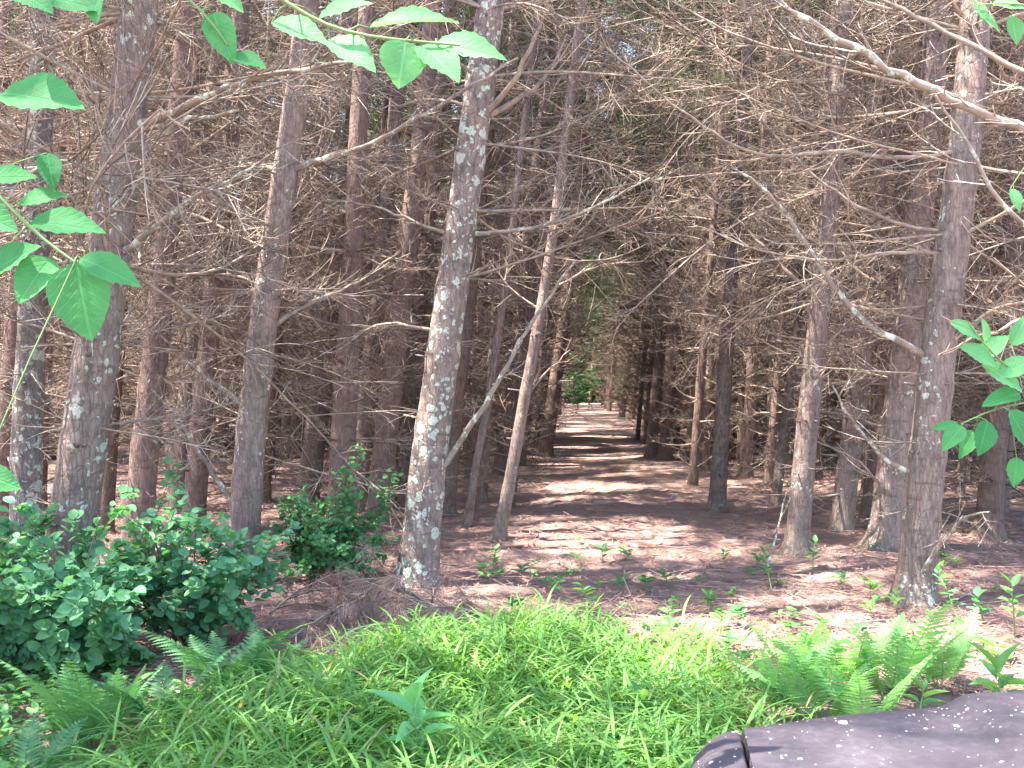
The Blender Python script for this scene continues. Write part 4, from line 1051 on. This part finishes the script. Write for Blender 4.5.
# ------------------------------------------------------------------ the vehicle
def paint():
    m, nt, b, out = new_mat('dusty_dark_paint')
    v = coords(nt)
    big = noise(nt, v, 3.0, 5, 0.6); fine = noise(nt, v, 60, 5, 0.7)
    c = mixc(nt, ramp(nt, big, [(0.35, 0.0), (0.7, 1.0)]), (0.05, 0.042, 0.05), (0.075, 0.063, 0.074))
    c = mixc(nt, ramp(nt, fine, [(0.5, 0.0), (0.75, 0.5)]), c, (0.12, 0.10, 0.11))
    masks = []
    for s_, th in ((26, 0.16), (70, 0.20), (150, 0.24)):
        vo = N(nt, 'ShaderNodeTexVoronoi', Scale=float(s_)); nt.links.new(v, vo.inputs['Vector'])
        rn = nt.nodes.new('ShaderNodeSeparateColor'); nt.links.new(vo.outputs['Color'], rn.inputs[0])
        sz = math_(nt, 'MULTIPLY', math_(nt, 'POWER', rn.outputs[0], 9.0), th * 1.5)
        masks.append(math_(nt, 'GREATER_THAN', math_(nt, 'SUBTRACT', sz, vo.outputs['Distance']), 0.015))
    mk = math_(nt, 'MAXIMUM', math_(nt, 'MAXIMUM', masks[0], masks[1]), masks[2])
    c = mixc(nt, mk, c, (0.62, 0.6, 0.58))
    nt.links.new(c, b.inputs['Base Color'])
    nt.links.new(ramp(nt, fine, [(0.3, 0.32), (0.7, 0.55)]), b.inputs['Roughness']); b.inputs['Specular IOR Level'].default_value = 0.5
    return m
M['paint'] = paint(); M['rubber'] = plain('black_rubber', (0.02, 0.02, 0.02), 0.7); M['glass'] = plain('dark_glass', (0.03, 0.035, 0.04), 0.08)
M['metal'] = plain('grey_metal', (0.3, 0.3, 0.3), 0.35, 0.8); M['lens'] = plain('lamp_lens', (0.6, 0.6, 0.6), 0.1); M['trim'] = plain('black_trim', (0.03, 0.03, 0.032), 0.6)
def vehicle():
    t = thing('parked_car', 'dark dusty car nosing in from the lower right corner, pale specks on its bonnet', 'car', (1.065, 1.42, 0.05), None, (0, 0, R_(-9)))
    HW = 0.72
    def hz(x, y):   # bonnet height: crowned, with a raised centre, rolling down at the nose
        u = np.abs(x) / HW
        z = 1.075 - 0.03 * u ** 2.2 + 0.02 / (1 + np.exp((np.abs(x) - 0.40) / 0.008))
        z = z - 0.03 * np.clip(-y - 0.0, 0, 2) * -0.6
        return z
    xs = np.concatenate([np.linspace(-HW, -0.45, 10), np.linspace(-0.44, -0.34, 12), np.linspace(-0.3, 0.3, 10), np.linspace(0.34, 0.44, 12), np.linspace(0.45, HW, 10)])
    nose = lambda x: 0.10 - 0.12 * (np.abs(x) / HW) ** 2.4
    rows = []
    for s in np.linspace(0, 1, 18): rows.append((-1.12 + (1.12 - 0.10) * s, 0.0))
    for a in np.linspace(0.12, 1, 10) * PI * 0.5: rows.append((-0.10 + 0.11 * math.sin(a), 0.09 * (1 - math.cos(a))))
    rows.append((0.012, 0.15))
    P = np.array([[(x, y + nose(x) * np.clip((y + 1.12) / 1.12, 0, 1), hz(x, y) - dz) for (y, dz) in rows] for x in xs])
    mb = MB(); mb.grid(P); 
    # underside lip
    mb.grid(np.stack([P[0], P[0] - [0, 0, 0.04]], 0), flip=True); mb.grid(np.stack([P[-1], P[-1] - [0, 0, 0.04]], 0))
    hood = mb.build('bonnet', M['paint'], t)
    for sgn in (-1, 1):
        mf = MB(); prof = []
        g = HW + 0.005
        for (dx, dz) in [(0.0, -0.05), (0.0, -0.006), (0.005, 0.0), (0.025, -0.003), (0.05, -0.014), (0.07, -0.034), (0.085, -0.07), (0.095, -0.13), (0.10, -0.25), (0.10, -0.55)]: prof.append((dx, dz))
        rr = []
        z0 = hz(HW, 0)
        for (y, dz) in [(-1.2, 0)] + rows[1:]:
            rr.append([(sgn * (g + dx * (1 - 0.25 * np.clip((y + 0.12) / 0.12, 0, 1))), y + nose(HW) * np.clip((y + 1.12) / 1.12, 0, 1) - 0.25 * dx * np.clip((y + 0.3) / 0.3, 0, 1), z0 + dzz - dz * 1.1) for dx, dzz in prof])
        mf.grid(np.array(rr), flip=(sgn > 0)); mf.build('fender', M['paint'], t)
        # headlamp
        ml = MB(); th = np.linspace(0, 2 * PI, 25)
        G = np.array([[(sgn * 0.62 + rr_ * 0.13 * math.cos(a), 0.005 + 0.03 * (1 - rr_ ** 2) , 0.80 + rr_ * 0.085 * math.sin(a)) for a in th] for rr_ in np.linspace(0, 1, 6)])
        ml.grid(G); ml.build('headlight', M['lens'], t)
        # wheel
        mw = MB(); a = np.linspace(0, 2 * PI, 37)
        pf = [(-0.11, 0.22), (-0.115, 0.31), (-0.09, 0.345), (0.09, 0.345), (0.115, 0.31), (0.11, 0.22)]
        mw.grid(np.array([[(sgn * 0.72 + px_, -0.62 + pr * math.cos(q), 0.345 + pr * math.sin(q)) for q in a] for px_, pr in pf]))
        wh = mw.build('wheel', M['rubber'], t)
        mr = MB(); mr.grid(np.array([[(sgn * (0.72 + px_), -0.62 + pr * math.cos(q), 0.345 + pr * math.sin(q)) for q in a] for px_, pr in [(0.10, 0.225), (0.06, 0.19), (0.05, 0.06), (0.08, 0.0)]])); mr.build('rim', M['metal'], wh)
    # nose, bumper, body behind
    mn = MB()
    xs2 = np.linspace(-HW - 0.02, HW + 0.02, 21)
    mn.grid(np.array([[(x, nose(x) - 0.03, z) for z in np.linspace(0.55, 0.97, 9)] for x in xs2])); mn.build('grille', M['trim'], t)
    mbp = MB(); mbp.grid(np.array([[(x, nose(x * 0.9) + dy, z) for dy, z in [(-0.1, 0.66), (0.06, 0.66), (0.09, 0.62), (0.09, 0.45), (0.05, 0.40), (-0.1, 0.40)]] for x in np.linspace(-0.86, 0.86, 25)])); mbp.build('bumper', M['trim'], t)
    mc = MB()
    sec = [(-0.87, 0.45), (-0.88, 0.8), (-0.86, 1.0), (-0.80, 1.06), (0.80, 1.06), (0.86, 1.0), (0.88, 0.8), (0.87, 0.45)]
    mc.grid(np.array([[(x, y, z) for x, z in sec] for y in (-1.2, -1.6, -2.4, -3.2, -3.6)]), flip=True)
    mc.box((0, -0.6, 0.5), (1.2, 1.1, 0.3)); mc.build('body', M['paint'], t, False)
    mg = MB(); mg.grid(np.array([[(-0.70 + 0.12 * s, -1.2 - 0.55 * s, 1.065 + 0.45 * s), (0.70 - 0.12 * s, -1.2 - 0.55 * s, 1.065 + 0.45 * s)] for s in np.linspace(0, 1, 5)])); mg.build('windscreen', M['glass'], t)
    mr = MB(); mr.grid(np.array([[(x, y, 1.52 + 0.03 * math.cos(x * 2)) for x in np.linspace(-0.6, 0.6, 9)] for y in (-1.74, -2.4, -3.2)])); mr.build('roof', M['paint'], t)
vehicle()

# ------------------------------------------------------------------ light, sky, camera
w = bpy.data.worlds.new('World'); scene.world = w; w.use_nodes = True
nt = w.node_tree; nt.nodes.clear()
bg = nt.nodes.new('ShaderNodeBackground'); sk = nt.nodes.new('ShaderNodeTexSky'); ow = nt.nodes.new('ShaderNodeOutputWorld')
to_sun = Vector((-0.38, -0.08, 0.92)).normalized()
sk.sky_type = 'NISHITA'; sk.sun_disc = False
sk.sun_elevation = math.asin(to_sun.z); sk.sun_rotation = math.atan2(to_sun.x, to_sun.y) % (2 * PI)
bg.inputs['Strength'].default_value = 0.15
nt.links.new(sk.outputs[0], bg.inputs[0]); nt.links.new(bg.outputs[0], ow.inputs[0])
sun = bpy.data.lights.new('sun', 'SUN'); sun.energy = 5.0; sun.angle = R_(0.5); sun.color = (1.0, 0.94, 0.86)
so = bpy.data.objects.new('sun', sun); col.objects.link(so); so.rotation_euler = (-to_sun).to_track_quat('-Z', 'Y').to_euler()

cam = bpy.data.cameras.new('camera'); co = bpy.data.objects.new('camera', cam); col.objects.link(co)
cam.sensor_width = 36; cam.lens = F / 1024 * 36; cam.clip_start = 0.05; cam.clip_end = 1500
co.location = (0, 0, CAMH); co.rotation_euler = (PI / 2, 0, 0); scene.camera = co
scene.view_settings.view_transform = 'Standard'; scene.view_settings.look = 'None'
scene.view_settings.exposure = 2.78; scene.view_settings.gamma = 1.0
scene.cycles.max_bounces = 5; scene.cycles.diffuse_bounces = 3; scene.cycles.glossy_bounces = 2; scene.cycles.transmission_bounces = 3
scene.cycles.use_denoising = True
scene.cycles.sample_clamp_indirect = 6
